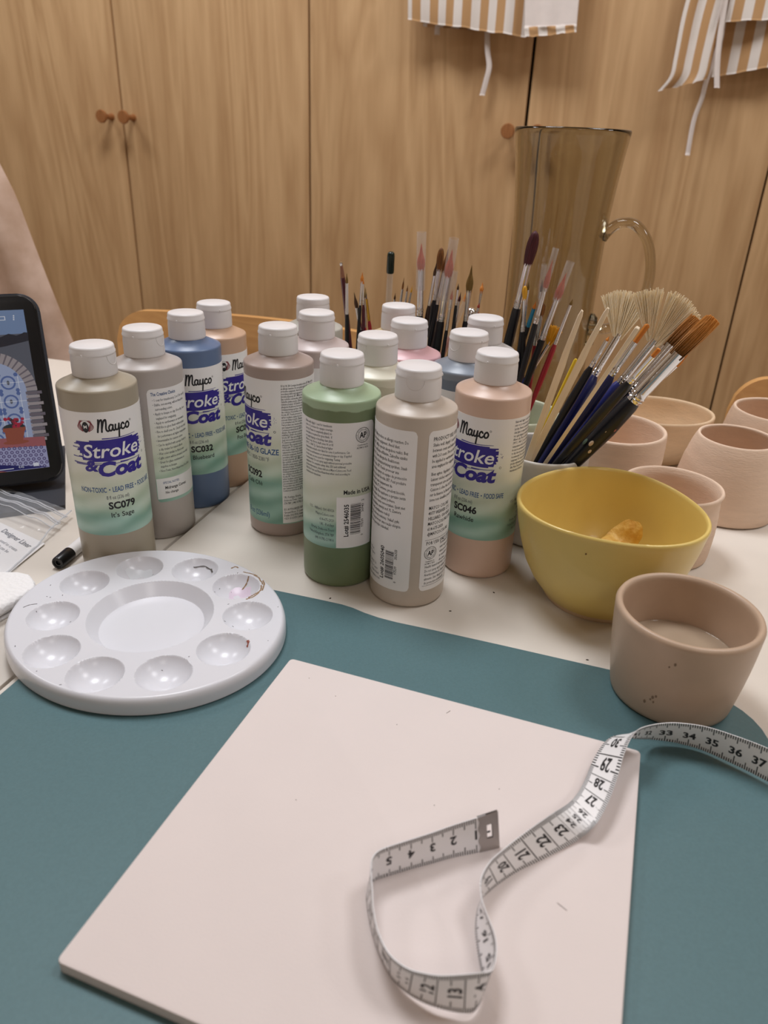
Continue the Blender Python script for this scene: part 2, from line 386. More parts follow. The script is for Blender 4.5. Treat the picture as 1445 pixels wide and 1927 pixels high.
# ---------------------------------------------------------------- chairs
def chair(a, label, wd=.38):
    t = thing('plywood_chair', label, 'chair', tw(a, .862, -.74), ROT)
    bm = bmesh.new()
    # curved plywood backrest
    P = rrect(-wd/2, wd/2, .58, .806, .035, 8); 
    f = [bm.verts.new((x, .035*(1-(x/(wd/2))**2)-.01*(z-.7), z)) for x, z in P]
    # grid so that the curve holds
    bm.free(); bm = bmesh.new(); nx, nz = 96, 10; G = {}
    for side in (0, 1):
        for i in range(nx+1):
            x = -wd/2+wd*i/nx; ex = max(0, abs(x)-(wd/2-.035)); cut = .035-sqrt(max(0, .035**2-ex**2)) if ex > 0 else 0
            for j in range(nz+1):
                z = .58+cut+(.806-.58-2*cut)*j/nz
                y = .04*(1-(x/(wd/2))**2)-.04+.12*(z-.8)*.5+side*.011
                G[side, i, j] = bm.verts.new((x, y, z))
    for side in (0, 1):
        for i in range(nx):
            for j in range(nz):
                q = [G[side, i, j], G[side, i+1, j], G[side, i+1, j+1], G[side, i, j+1]]
                bm.faces.new(q if side == 0 else q[::-1])
    for i in range(nx):
        for j in (0, nz): bm.faces.new((G[0, i, j], G[1, i, j], G[1, i+1, j], G[0, i+1, j]) )
    for j in range(nz):
        for i in (0, nx): bm.faces.new((G[0, i, j], G[0, i, j+1], G[1, i, j+1], G[1, i, j]))
    obj('backrest', bm, BEECH, t)
    bm = bmesh.new(); prism(bm, rrect(-.19, .19, -.33, .03, .05), .445, .457, bev=.003); obj('seat', bm, BEECH, t)
    for sx in (-1, 1):
        bm = bmesh.new(); tube(bm, [(sx*.15, -.02, .60), (sx*.16, -.03, .45), (sx*.17, .03, 0)], .011); obj('leg', bm, STEEL, t)
        bm = bmesh.new(); tube(bm, [(sx*.16, -.29, .448), (sx*.17, -.33, 0)], .011); obj('leg', bm, STEEL, t)
chair(-.410, 'plywood chair with a rounded backrest behind the paint bottles at the left')
chair(.327, 'plywood chair at the right edge behind the bisque cups')

# ---------------------------------------------------------------- paint bottles
R_B = .0248
def fit(F, t, x0, x1, z, h, mi, bold=0, shear=0, layer=1, res=3):
    """text between x0 and x1 with capitals of height h on baseline z"""
    V, Fc = glyphs(t, 1, bold, shear, 'LEFT', res, 1)
    a = min(v[0] for v in V); b = max(v[0] for v in V); k = h/.70
    F.add(([(x0+(x-a)/(b-a)*(x1-x0), y*k) for x, y in V], Fc), (0, z), 0, mi, layer)
INKS = [INK, GREYINK, BLUEINK, PURPLE, WHITEINK, MAROONINK, PAPER]
def label_sheet(parent, name, u0, u1, z0, z1, ang0, m, rad=.003):
    """a paper label stuck on the bottle, corners rounded"""
    bm = bmesh.new(); n = max(8, int((u1-u0)/.0009)); cols = []
    for i in range(n+1):
        u = u0+(u1-u0)*i/n; e = max(0, u0+rad-u, u-(u1-rad)); cut = rad-sqrt(max(0, rad*rad-e*e)) if e > 0 else 0
        col = []
        for r, z in ((R_B-.0003, z0+cut), (R_B+.00012, z0+cut), (R_B+.00012, z1-cut), (R_B-.0003, z1-cut)):
            a = ang0+u/R_B; col.append(bm.verts.new((r*sin(a), -r*cos(a), z)))
        cols.append(col)
    for a, b in zip(cols, cols[1:]):
        for k in range(3): bm.faces.new((a[k], b[k], b[k+1], a[k+1]))
    return obj(name, bm, m, parent, True, 50)
OFF = 4           # printing sits this many layers (x 0.05 mm) off the body
def mayco(F, cx, z, k, mi=0, ly=OFF):
    """the brush-script maker's word: k is the x-height, cx its left edge"""
    S = [[(.30, 1.75), (.25, 1.2), (.06, .0)], [(.10, .35), (.42, 1.45), (.72, 1.72), (.74, 1.2), (.62, .0)], [(.66, .35), (.98, 1.45), (1.28, 1.70), (1.30, 1.1), (1.24, .35), (1.45, .03), (1.72, .18)],
         [(2.18, .82), (1.9, .92), (1.66, .55), (1.74, .12), (2.0, .10), (2.2, .55), (2.24, .82)], [(2.24, .85), (2.20, .3), (2.34, .05), (2.58, .25)],
         [(2.62, .85), (2.56, .35), (2.72, .08), (2.98, .25), (3.12, .8)], [(3.14, .9), (3.08, .0), (2.98, -.95)], [(3.1, .12), (3.35, .22)],
         [(3.92, .72), (3.72, .92), (3.46, .6), (3.50, .15), (3.80, .05), (4.1, .3)], [(4.40, .85), (4.16, .5), (4.30, .08), (4.62, .15), (4.76, .55), (4.56, .88), (4.38, .80)]]
    for P in S: F.stroke([(cx+x*k, z+y*k) for x, y in P], .25*k, mi, ly, 5)
    F.ring(cx+5.05*k, z+1.05*k, .10*k, .15*k, mi, ly, 12)
def emblem(F, cx, z, h, ly=OFF):
    """round crest: black egg with a pale M between two maroon wings"""
    for s in (-1, 1):
        for i in range(5):
            r0 = h*(.30+.0*i); b = h*(.42-.17*i)
            F.stroke([(cx+s*h*.22, z-h*.36+i*h*.05), (cx+s*h*(.52-.03*i), z-h*.18+i*h*.10), (cx+s*h*(.62-.05*i), z+h*.05+i*h*.10), (cx+s*h*(.40-.05*i), z+h*.30+i*h*.04)], h*.05, 5, ly, 4)
    F.ellipse(cx, z-h*.03, h*.26, h*.42, 0, ly+1); F.ring(cx, z-h*.02, h*.21, h*.235, 1, ly+2, 24)
    fit(F, 'M', cx-h*.13, cx+h*.13, z-h*.12, h*.25, 4, .02, 0, ly+3, 2)
    for i in range(5): F.ellipse(cx+(i-2)*h*.12, z+h*(.50-.03*abs(i-2)), h*.03, h*.03, 0, ly, 8)
rs = random.Random(5)
SWL = [(rs.uniform(0, .0042), rs.uniform(0, .0035)) for i in range(40)]
def swash(F, z, ly=OFF):
    """ragged brush band behind the word Stroke"""
    N = 16; h = .0145
    for i in range(N):
        t = (i+.5)/N; l, r = SWL[i]
        x0 = -.0212+l*.8-.0016*t; x1 = .0243-r*(.5+.9*abs(t-.5))
        if i in (0, N-1): x0 += .007; x1 -= .004
        y0 = z-h/2+h*i/N; sl = .0006
        F.rect(x0, x1, y0-.00003, y0+h/N+.00003, 3, ly, .0015)
    for (a, b, y) in ((-.0262, -.019, -.0042), (-.0262, -.006, -.0083), (-.0245, .012, -.0092), (-.0255, -.0195, .0022), (-.024, -.019, .0046), (-.004, .020, .0082), (.006, .0225, -.0086)):
        F.stroke([(a, z+y), ((a+b)/2, z+y-.0002), (b, z+y+.0001)], lambda q: .0007*(1-.6*q), 3, ly, 6)
    for i in range(7): F.ellipse(.0252+.0022*rs.random(), z+.004-.005*rs.random(), .0003, .0002, 3, ly, 6)
    fit(F, 'Stroke', -.0178, .0212, z-.0045, .0090, 4, .012, .18, ly+2)
def brand(F, code, nm, dz=0, ly=OFF):
    emblem(F, -.0135, .1075+dz, .0085, ly)
    mayco(F, -.0062, .1040+dz, .0046, 0, ly)
    swash(F, .0912+dz, ly)
    fit(F, '&', -.0178, -.0088, .0775+dz, .0072, 3, .035, .12, ly+1)
    fit(F, 'Coat', -.0090, .0240, .0740+dz, .0094, 3, .045, .15, ly+1)
    F.ring(.0262, .0842+dz, .0006, .0008, 0, ly, 12)
    fit(F, 'NON-TOXIC', -.0235, -.0055, .0622+dz, .0035, 2, .014, 0, ly); F.ellipse(-.0035, .0639+dz, .0005, .0005, 2, ly, 10)
    fit(F, 'LEAD FREE', -.0015, .0135, .0622+dz, .0035, 2, .014, 0, ly); F.ellipse(.0152, .0639+dz, .0005, .0005, 2, ly, 10)
    fit(F, 'FOOD SAFE', .0170, .0312, .0622+dz, .0035, 2, .014, 0, ly)
    fit(F, '8 fl oz (236 ml)', -.0062, .0092, .0570+dz, .0026, 1, 0, 0, ly, 2)
    fit(F, code, -.0056, .0130, .0500+dz, .0048, 0, .036, 0, ly)
    L = {'It\'s Sage': .0158, 'Bluebeard': .018, 'Poo Bear': .0150, 'Rawhide': .0158}.get(nm, .015)
    fit(F, nm, -.0046, L-.0044, .0438+dz, .0034, 0, .008, 0, ly)
SHAKE = ["Shake well. Apply 1 coat for translucent", "color or 2 or more for opaque coverage.", "Let dry. If ware is completely glazed, no", "clear glaze is required for gloss finish.  If", "not, apply dipping or brushing clear glaze.", "Allow to dry. Fire to shelf cones 06 or 05", "(999°C - 1046°C). Can be fired at higher",
         "temperatures-check color label for cone 6 performance. Can", "be used on earthenware or stoneware bisque or clay. If applied", "to clay, leave an area open for outgassing. Testing", "recommended. Do not spray apply without personal protective", "equipment. For complete safety data, SDS and additional", "product information, please visit us at MaycoColors.com. Food", "Safe, Non-Toxic and Non-Hazardous when used according to", "manufacturer's directions."]
def seal(F, cx, z, r, ly=OFF):
    F.ring(cx, z, r*.94, r, 0, ly, 36); F.ring(cx, z, r*.66, r*.70, 0, ly, 30)
    for i, ch in enumerate('ACMI APPROVED PRODUCT '):
        a = pi*.80-2*pi*i/22
        F.text(ch, (cx+r*.74*cos(a)-.0, z+r*.74*sin(a)), r*.24, 0, 0, 0, 'CENTER', a-pi/2, ly, 1, .9)
    fit(F, 'AP', cx-r*.50, cx+r*.52, z-r*.34, r*.74, 0, .03, 0, ly, 2)
    F.text('Conforms to', (cx, z-r*1.38), r*.32, 0, .01, 0, 'CENTER', 0, ly, 1, .9); F.text('ASTM D 4236', (cx, z-r*1.74), r*.32, 0, .01, 0, 'CENTER', 0, ly, 1, .9)
def barcode(F, u0, u1, z0, z1, lot, nums, ly=OFF, seed=1):
    r = random.Random(seed); z = z0
    while z < z1:
        b = r.choice((.0002, .0002, .0004, .0006)); 
        F.rect(u0, u1, z, min(z1, z+b), 0, ly); z += b+r.choice((.00025, .0003, .0005))
    F.text(lot, (u0-.0012, z0-.0015), .0042, 0, .02, 0, 'LEFT', pi/2, ly, 2, .98)
    for i, t in enumerate(nums): F.text(t, (u1+.0022, (z0-.0022, z0+.004, z0+.0150, z1+.001)[i]), .0026, 0, .01, 0, 'LEFT', pi/2, ly, 1, .95)
def back_panel(F, dz=0, ly=OFF):
    F.paragraph(SHAKE[:7], (.0320, .1140+dz), .0023, .0024, 1, 'LEFT', .56, .006, ly)
    F.paragraph(SHAKE[7:], (.0320, .1140+dz-7*.0024), .0023, .0024, 1, 'LEFT', .56, .006, ly)
    seal(F, .0725, .1085+dz, .0050, ly)
    F.text('Made in USA', (.0790, .0695+dz), .0042, 0, .022, 0, 'RIGHT', 0, ly, 2, .84)
    F.rect(.0560, .0812, .0308+dz, .0675+dz, 6, ly-1)
    barcode(F, .0650, .0722, .0405+dz, .0625+dz, 'Lot# 2546035', ('0', '97539', '36943', '2'), ly+1, 3)
    for i, t in enumerate(["U.S. - Hilliard, OH 43026", "MaycoColors.com", "614-675-2020", "UK - Potclays", "Etruria, Stoke-on-Trent", "United Kingdom, ST4 7BP", "(44) 01782-219816"]):
        F.text(t, (.0546, .0570+dz-i*.0036), .0029, 1, 0, 0, 'RIGHT', 0, ly, 1, .62)
EU = ["EU & UK: EN Contains biocidal product, BIT. May produce", "an allergic reaction. Do not spray apply without personal", "protective equipment. Avoid dust. Dispose of contents in", "accordance with local regional regulations. CZ Obsahuje", "biocidní přípravek, BIT. Může vyvolat alergickou reakci.", "Bez osobního ochranného vybavení neaplikujte stříkáním.", "Zabraňte vzniku prachu. Zlikvidujte obsah v souladu s", "místními předpisy. DE Enthält ein Biozidprodukt, BIT. Kann", "allergische Reaktionen hervorrufen. Nicht ohne persönliche", "Schutzausrüstung sprühen. Staub vermeiden. Inhalt gemäß", "den örtlichen Vorschriften entsorgen. ES Contiene producto", "biocida, BIT. Puede provocar una reacción alérgica. No", "aplicar mediante espray sin un equipo de protección", "personal. Evitar el polvo. Eliminar el contenido conforme", "a la normativa local. FR Contient un produit biocide, BIT.", "Peut produire une réaction allergique. Ne pas pulvériser", "sans équipement de protection. Éviter la poussière. IT", "Contiene prodotti biocidi, BIT. Può provocare una reazione", "allergica. Non applicare a spruzzo senza protezione", "individuale. Evitare che si generi polvere. NL Bevat een", "biocide, BIT. Kan een allergische reactie veroorzaken.", "Spuit niet zonder persoonlijke bescherming. Vermijd stof.", "PL Zawiera produkt biobójczy, BIT. Może powodować reakcję", "alergiczną. Nie rozpylać bez środków ochrony osobistej.", "Unikać pyłu. PT Contém produto biocida, BIT. Pode provocar", "uma reação alérgica. Não aplicar por pulverização sem", "equipamento de proteção individual. Evitar a poeira."]

def bottle(name, label, pos, z0, col, cap_a, kind=None, da=0, code='', nm='', clear=None, flip=True, notch=False, group='paint bottles on the table'):
    t = thing('paint_bottle', label, 'bottle', (pos[0], pos[1], z0), 0, group)
    phi = atan2(-pos[0], pos[1])       # the side that faces the room's near end
    bm = bmesh.new()
    lathe(bm, [(0, .0012), (.019, .0012), (.0215, 0), (.0236, .0004), (.0246, .0018), (R_B, .004), (R_B, .1278), (.0247, .1288), (.0244, .1295), (.0238, .1300), (.0180, .1327), (.0140, .1345), (.0128, .1358), (.0128, .1400), (0, .1402)], 72)
    m = mat('paint_'+name, col, .33, var=.02, vscale=30)
    if clear is not None:
        nt = m.node_tree; N = nt.nodes; L = nt.links; p = N['Principled BSDF']
        if not N.get('fillline'):
            tc = N.new('ShaderNodeTexCoord'); tc.name = 'fillline'; sp = N.new('ShaderNodeSeparateXYZ'); L.new(tc.outputs['Object'], sp.inputs[0])
            nz = N.new('ShaderNodeTexNoise'); nz.inputs['Scale'].default_value = 60; nz.inputs['Detail'].default_value = 4; L.new(tc.outputs['Object'], nz.inputs['Vector'])
            ad = N.new('ShaderNodeMath'); ad.operation = 'MULTIPLY_ADD'; ad.inputs[1].default_value = .006; L.new(nz.outputs['Fac'], ad.inputs[0]); L.new(sp.outputs['Z'], ad.inputs[2])
            gt = N.new('ShaderNodeMapRange'); gt.inputs['From Min'].default_value = clear[0]; gt.inputs['From Max'].default_value = clear[0]+.0008; L.new(ad.outputs[0], gt.inputs['Value'])
            mx = N.new('ShaderNodeMix'); mx.data_type = 'RGBA'; L.new(gt.outputs[0], mx.inputs[0])
            old = p.inputs['Base Color'].links[0].from_socket; L.new(old, mx.inputs[6]); mx.inputs[7].default_value = srgb(*clear[1]); L.new(mx.outputs[2], p.inputs['Base Color'])
    obj('bottle_body', bm, m, t)
    # flip-top cap: ribbed skirt, lid with a rolled edge, thumb notch
    bm = bmesh.new(); nr = 192
    rib = (lambda a, z: 1+.006*cos(96*a)*(1 if .1362 < z < .1462 else 0))
    lathe(bm, [(.0124, .1352), (.0136, .1352), (.0138, .1356), (.0138, .1365), (.0137, .1455), (.0136, .1468), (.0134, .1490), (.0120, .1492), (0, .1492)], nr, rf=rib, cap0=False)
    cap = obj('cap', bm, WHITECAP, t)
    bm = bmesh.new()
    e = .0139 if flip else .0136
    lathe(bm, [(.0, .1486), (.0134, .1486), (e, .1489), (e, .1499), (.0135, .1505), (.0134, .1527), (.0130, .1536), (.0122, .1540), (.0, .1541)], 64)
    if flip:
        for s in (0, pi):
            a = phi+cap_a+pi/2+s
            lathe(bm, [(0, -.0009), (.0007, -.0006), (.0008, 0), (.0007, .0006), (0, .0009)], 10, Matrix.Translation((.0136*sin(a), -.0136*cos(a), .1494)))
    obj('lid', bm, WHITECAP, cap)
    if notch:
        bm = bmesh.new(); a0 = phi+cap_a; P = []
        for i in range(17):
            q = pi*i/16; u = .0058*cos(q); z = .1482-.0062*sin(q); a = a0+u/.0137; P.append((.01368*sin(a), -.01368*cos(a), z))
        tube(bm, P, .00028, 8); obj('thumb_notch', bm, WHITECAP, cap)
    a0 = phi+radians(da)
    if kind == 'A':
        lb = label_sheet(t, 'paper_label', -.0700, .0815, .0305, .117, a0, LABELM)
        F = Flat(); 
        if code: brand(F, code, nm); F.V = [(x*.94, y, l) for x, y, l in F.V]; F.wrap('printed_lettering', R_B, a0, INKS, lb, cut=.0022)
        F = Flat(); back_panel(F); F.wrap('printed_directions', R_B, a0, INKS, lb)
    elif kind == 'plain':
        label_sheet(t, 'paper_label', -.0700, .0815, .0305, .117, a0, LABELM)
    elif kind == 'B':
        lb = label_sheet(t, 'paper_label', -.070, .0815, .0112, .1215, a0, LABELM)
        F = Flat(); emblem(F, -.0135, .1085, .0085); mayco(F, -.0062, .1045, .0046); swash(F, .0915)
        fit(F, '&', -.0178, -.0088, .0775, .0072, 3, .035, .12, OFF+1); fit(F, 'Coat', -.0090, .0240, .0740, .0094, 3, .045, .15, OFF+1)
        F.ring(.0262, .0842, .0006, .0009, 0, OFF, 12)
        fit(F, 'CONE 06-10 GLAZE', -.012, .0288, .0668, .0042, 2, .018, 0, OFF); fit(F, '999-1305°C / 1830-2381°F', -.012, .0215, .0612, .0031, 1, 0, 0, OFF, 2)
        fit(F, code, -.0020, .0155, .0480, .0050, 0, .036, 0, OFF); fit(F, nm, -.001, .0155, .0415, .0034, 0, 0, 0, OFF)
        fit(F, '8 oz (236ml)', -.001, .0205, .0165, .0042, 2, .004, 0, OFF)
        F.rect(.0305, .0790, .0120, .1207, 6, OFF-1)
        F.paragraph(EU+EU[2:18], (.0312, .1170), .0021, .00188, 0, 'LEFT', .56, .006, OFF+1)
        F.paragraph(["UK: Potclays, Etruria,", "Stoke-on-Trent, United Kingdom", "ST4 7BP | (44) 01782-219816", "", "EU: AUTHORISED REP COMPLIANCE", "Ground Floor, 71 Lower Baggot St", "Dublin D02 P593, Ireland", "+353 15133750 | info@"], (.0315, .0325), .0025, .0025, 0, 'LEFT', .62, .004, OFF+1)
        F.wrap('printed_lettering', R_B, a0, INKS, lb, cut=.0025)
    elif kind == 'C':
        lb = label_sheet(t, 'paper_label', -.001, .046, .0310, .1165, a0, LABELM)
        F = Flat(); F.rect(-.0006, .0455, .0335, .0498, 6, OFF-1)
        fit(F, 'The Creative Choice', .0015, .0200, .1118, .0024, 2, .015, 0, OFF, 2)
        F.paragraph(["• 1 coat for translucency, 2 or 3 for opacity", "• Stable, non-moving, will not bleed into", "   surrounding colors.", "• Apply to bisque or clay. If on clay, leave", "   unglazed for outgassing.", "• Apply to earthenware or stoneware.", "• Will fire to gloss finish without glaze", "• Fire to shelf cone 06. Check color label", "   for performance at higher temperature", "• Intermixable for custom colors", "• Can be applied with sponge, brush or", "   a slip trailer for raised effects", "• Wet color similar to fired color", "• Light colors will be streaked over dark", "• Great for glaze combination or", "   majolica technique.", "• Non-Toxic, Non-Hazardous, Food Safe"], (.0022, .1078), .0027, .0033, 1, 'LEFT', .60, .004, OFF)
        fit(F, 'SPECIAL NOTES:', .0040, .0165, .0455, .0017, 2, .006, 0, OFF, 2)
        F.text('Midrange Cones:', (.0050, .0412), .0032, 0, .02, 0, 'LEFT', 0, OFF, 2, .82); F.text('No change', (.0050, .0375), .0028, 0, .015, 0, 'LEFT', 0, OFF, 2, .82)
        F.wrap('printed_lettering', R_B, a0, INKS, lb, cut=.0025)
    elif kind == 'D':
        lb = label_sheet(t, 'paper_label', -.060, .0015, .0125, .1214, a0, PAPER)
        F = Flat()
        LT = ["Contains biocide product, BIT. May produce an allergic reaction. Do", "not spray apply without personal protective equipment. Avoid dust.", "Obsahuje biocidní produkt, BIT. Může vyvolat alergickou reakci. Bez", "osobního ochranného zařízení nestříkejte stříkáním. Zabraňte vzniku", "prachu. Enthält ein Biozidprodukt, BIT. Kann allergische Reaktionen", "hervorrufen. Nicht ohne persönliche Schutzausrüstung sprühen. Staub", "vermeiden. Contiene un producto biocida, BIT. Puede provocar una", "reacción alérgica. No aplicar mediante espray un equipo de protección", "personal. FR Contient un produit biocide, BIT. Peut produire", "une réaction allergique. Ne pas pulvériser sans équipement de", "protection individuelle. IT Contiene, prodotti biocide,", "BIT. Può provocare allergia. Non applicare a spruzzo senza", "protezione individuale, evitare che si generi polvere.", "NL Bevat biocide, allergische reactie veroorzaken. Spuit niet", "zonder beschermingsmiddelen, vermijd stof. PL Zawiera", "produkt, może powodować wystąpienie reakcji", "alergicznej, ochrony osobistej. Unikać pyłu.", "PT Contém BIT. Pode provocar uma reação alérgica.", "Utilizar equipamento de proteção individual."]
        wd = [-.0035, -.0085, -.0035, -.0038, -.0085, -.0035, -.0085, -.0035, -.0038, -.0125, -.0040, -.0035, -.010, -.0035, -.006, -.0135, -.0065, -.0055, -.0135]
        for i, s_ in enumerate(LT): F.text(s_, (wd[i], .1130-i*.00325), .0029, 0, .006, 0, 'RIGHT', 0, OFF, 1, .60)
        barcode(F, -.0152, -.0092, .0200, .0400, 'Lot# 2605040', ('0', '97539', '35633', '3'), OFF, 8)
        for i, s_ in enumerate(["Etruria, Stoke-on-Trent,", "United Kingdom", "", "EU: COMPLIANCE CO.", "Ground Floor, Lower", "Dublin Ireland", "info@compliance.com"]): F.text(s_, (-.0265+.0012*i, .0350-i*.0031), .0026, 1, 0, 0, 'RIGHT', 0, OFF, 1, .62)
        F.wrap('printed_lettering', R_B, a0, INKS, lb)
        l2 = label_sheet(t, 'directions_label', .0082, .066, .0125, .1214, a0, PAPER)
        F = Flat(); x = .0112
        F.text('PRODUCT USE / UTILISATION', (x, .1152), .0035, 0, .012, 0, 'LEFT', 0, OFF, 1, .70)
        F.paragraph(["Shake well. Apply 1 coat for translucency,", "between coats and before firing for opacity", "with 2-3 coats. Fire to shelf cone 06, can", "be applied to earthenware. Stoneware leave", "area unglazed for outgassing."], (x, .1118), .0030, .0034, 0, 'LEFT', .62, .006, OFF)
        F.paragraph(["Bien agiter. Appliquer 1 couche pour un", "Laisser sécher entre les couches, un émail", "transparent etre nécessaire pour fini lustré", "Cuisson à cône 06-10 (999-1305°C) selon", "sur la faïence, la biscuit ou grès, laisser", "zone non émaillée pour le dégazage."], (x, .0932), .0030, .0034, 0, 'LEFT', .62, .006, OFF)
        F.paragraph(["MAYCO COLORS", "4077 WEAVER CT S", "HILLIARD, OH 43026", "MAYCOCOLORS.COM", "614-675-2020", "@MAYCOCOLORS"], (x, .0705), .0033, .0036, 0, 'LEFT', .68, .008, OFF)
        F.rect(x-.001, .058, .0494, .0496, 0, OFF)
        F.text('FOR USA ONLY / SEULEMENT', (x, .0460), .0034, 0, .012, 0, 'LEFT', 0, OFF, 1, .72)
        seal(F, .0148, .0398, .0046)
        F.paragraph(["Formulated to meet", "artist material ASTM", "when used as directed", "to manufacturers", "directions."], (.0225, .0440), .0028, .0031, 0, 'LEFT', .62, 0, OFF)
        F.paragraph(["Health hazard warnings: read label first.", "Do not spray apply without protection."], (x, .0292), .0028, .0031, 0, 'LEFT', .62, 0, OFF)
        F.paragraph(["Avertissements de danger pour la santé", "aliments. Sans danger pour le contact des", "de protection individuelle."], (x, .0232), .0028, .0030, 0, 'LEFT', .62, 0, OFF)
        F.rect(x-.001, .058, .0160, .0162, 0, OFF)
        F.wrap('printed_directions', R_B, a0, INKS, l2)
    return t
# name, label, pos, z0, colour, cap angle, label kind, label angle, code, name, clear band
ZL = -.004
BT = [
 ('sage', "sage grey paint bottle standing in front, leftmost, labelled SC079 It's Sage", (-.188, .462), ZL, (170, 160, 142), 60, 'A', 5, 'SC079', "It's Sage", None, True, True),
 ('lilac_grey', 'pale lilac grey paint bottle whose directions label says The Creative Choice', (-.172, .513), ZL, (186, 178, 174), 62, 'C', -2, '', '', None, True, True),
 ('blue', 'blue paint bottle labelled SC032 Bluebeard', (-.156, .567), ZL, (98, 118, 152), 60, 'A', 3, 'SC032', 'Bluebeard', None, True, False),
 ('tan', 'tan paint bottle labelled SC051, behind the blue bottle', (-.144, .608), ZL, (202, 168, 142), -70, 'A', 41, 'SC051', 'Poo Bear', None, True, False),
 ('taupe', 'taupe paint bottle labelled SC092 with the words cone 06-10 glaze', (-.079, .518), 0, (172, 154, 146), 68, 'B', -70, 'SC092', 'Café Olé', None, True, False),
 ('pale_pink_grey', 'pale pinkish grey paint bottle behind the taupe SC092 bottle', (-.057, .568), 0, (200, 186, 184), 30, 'plain', 120, '', '', None, True, False),
 ('stone', 'pale stone grey paint bottle farthest back, half hidden by the pinkish grey bottle', (-.066, .628), 0, (190, 188, 180), -30, 'plain', 90, '', '', None, False, False),
 ('green', 'leaf green paint bottle with a clear neck, Lot 2546035 and barcode label', (-.0296, .4505), 0, (118, 133, 99), 78, 'A', -135, '', '', (.1270, (168, 190, 158)), True, False),
 ('cream', 'cream paint bottle standing behind the green bottle', (-.009, .503), 0, (208, 203, 182), -60, 'plain', -60, '', '', (.1270, (226, 222, 204)), True, True),
 ('oatmeal', 'warm white paint bottle nearest the viewer with two white panels and Lot 2605040', (.0172, .4295), 0, (200, 187, 174), -8, 'D', 0, '', '', None, True, True),
 ('pink', 'pink paint bottle in the middle behind the cream bottle', (.0130, .553), 0, (216, 172, 177), -70, 'plain', 100, '', '', None, True, False),
 ('butter', 'butter yellow paint bottle behind the pink bottle, its cap smooth and white', (.005, .607), 0, (222, 202, 160), 10, 'plain', 100, '', '', None, False, False),
 ('slate', 'slate blue grey paint bottle behind the SC046 bottle', (.0545, .5225), 0, (116, 126, 142), -48, 'plain', 90, '', '', (.1270, (138, 148, 162)), True, True),
 ('pearl', 'pearl grey paint bottle behind the slate blue bottle, below the brushes', (.0715, .5745), 0, (206, 202, 200), -60, 'plain', 90, '', '', None, True, False),
 ('rawhide', 'beige pink paint bottle labelled SC046 Rawhide', (.068, .4695), 0, (214, 184, 166), 66, 'A', -35, 'SC046', 'Rawhide', None, True, False),
]
for (nm, lb, pos, z0, col, ca, kind, da, code, cn, clear, flip, notch) in BT:
    bottle(nm, lb, pos, z0, col, radians(ca), kind, da, code, cn, clear, flip, notch)

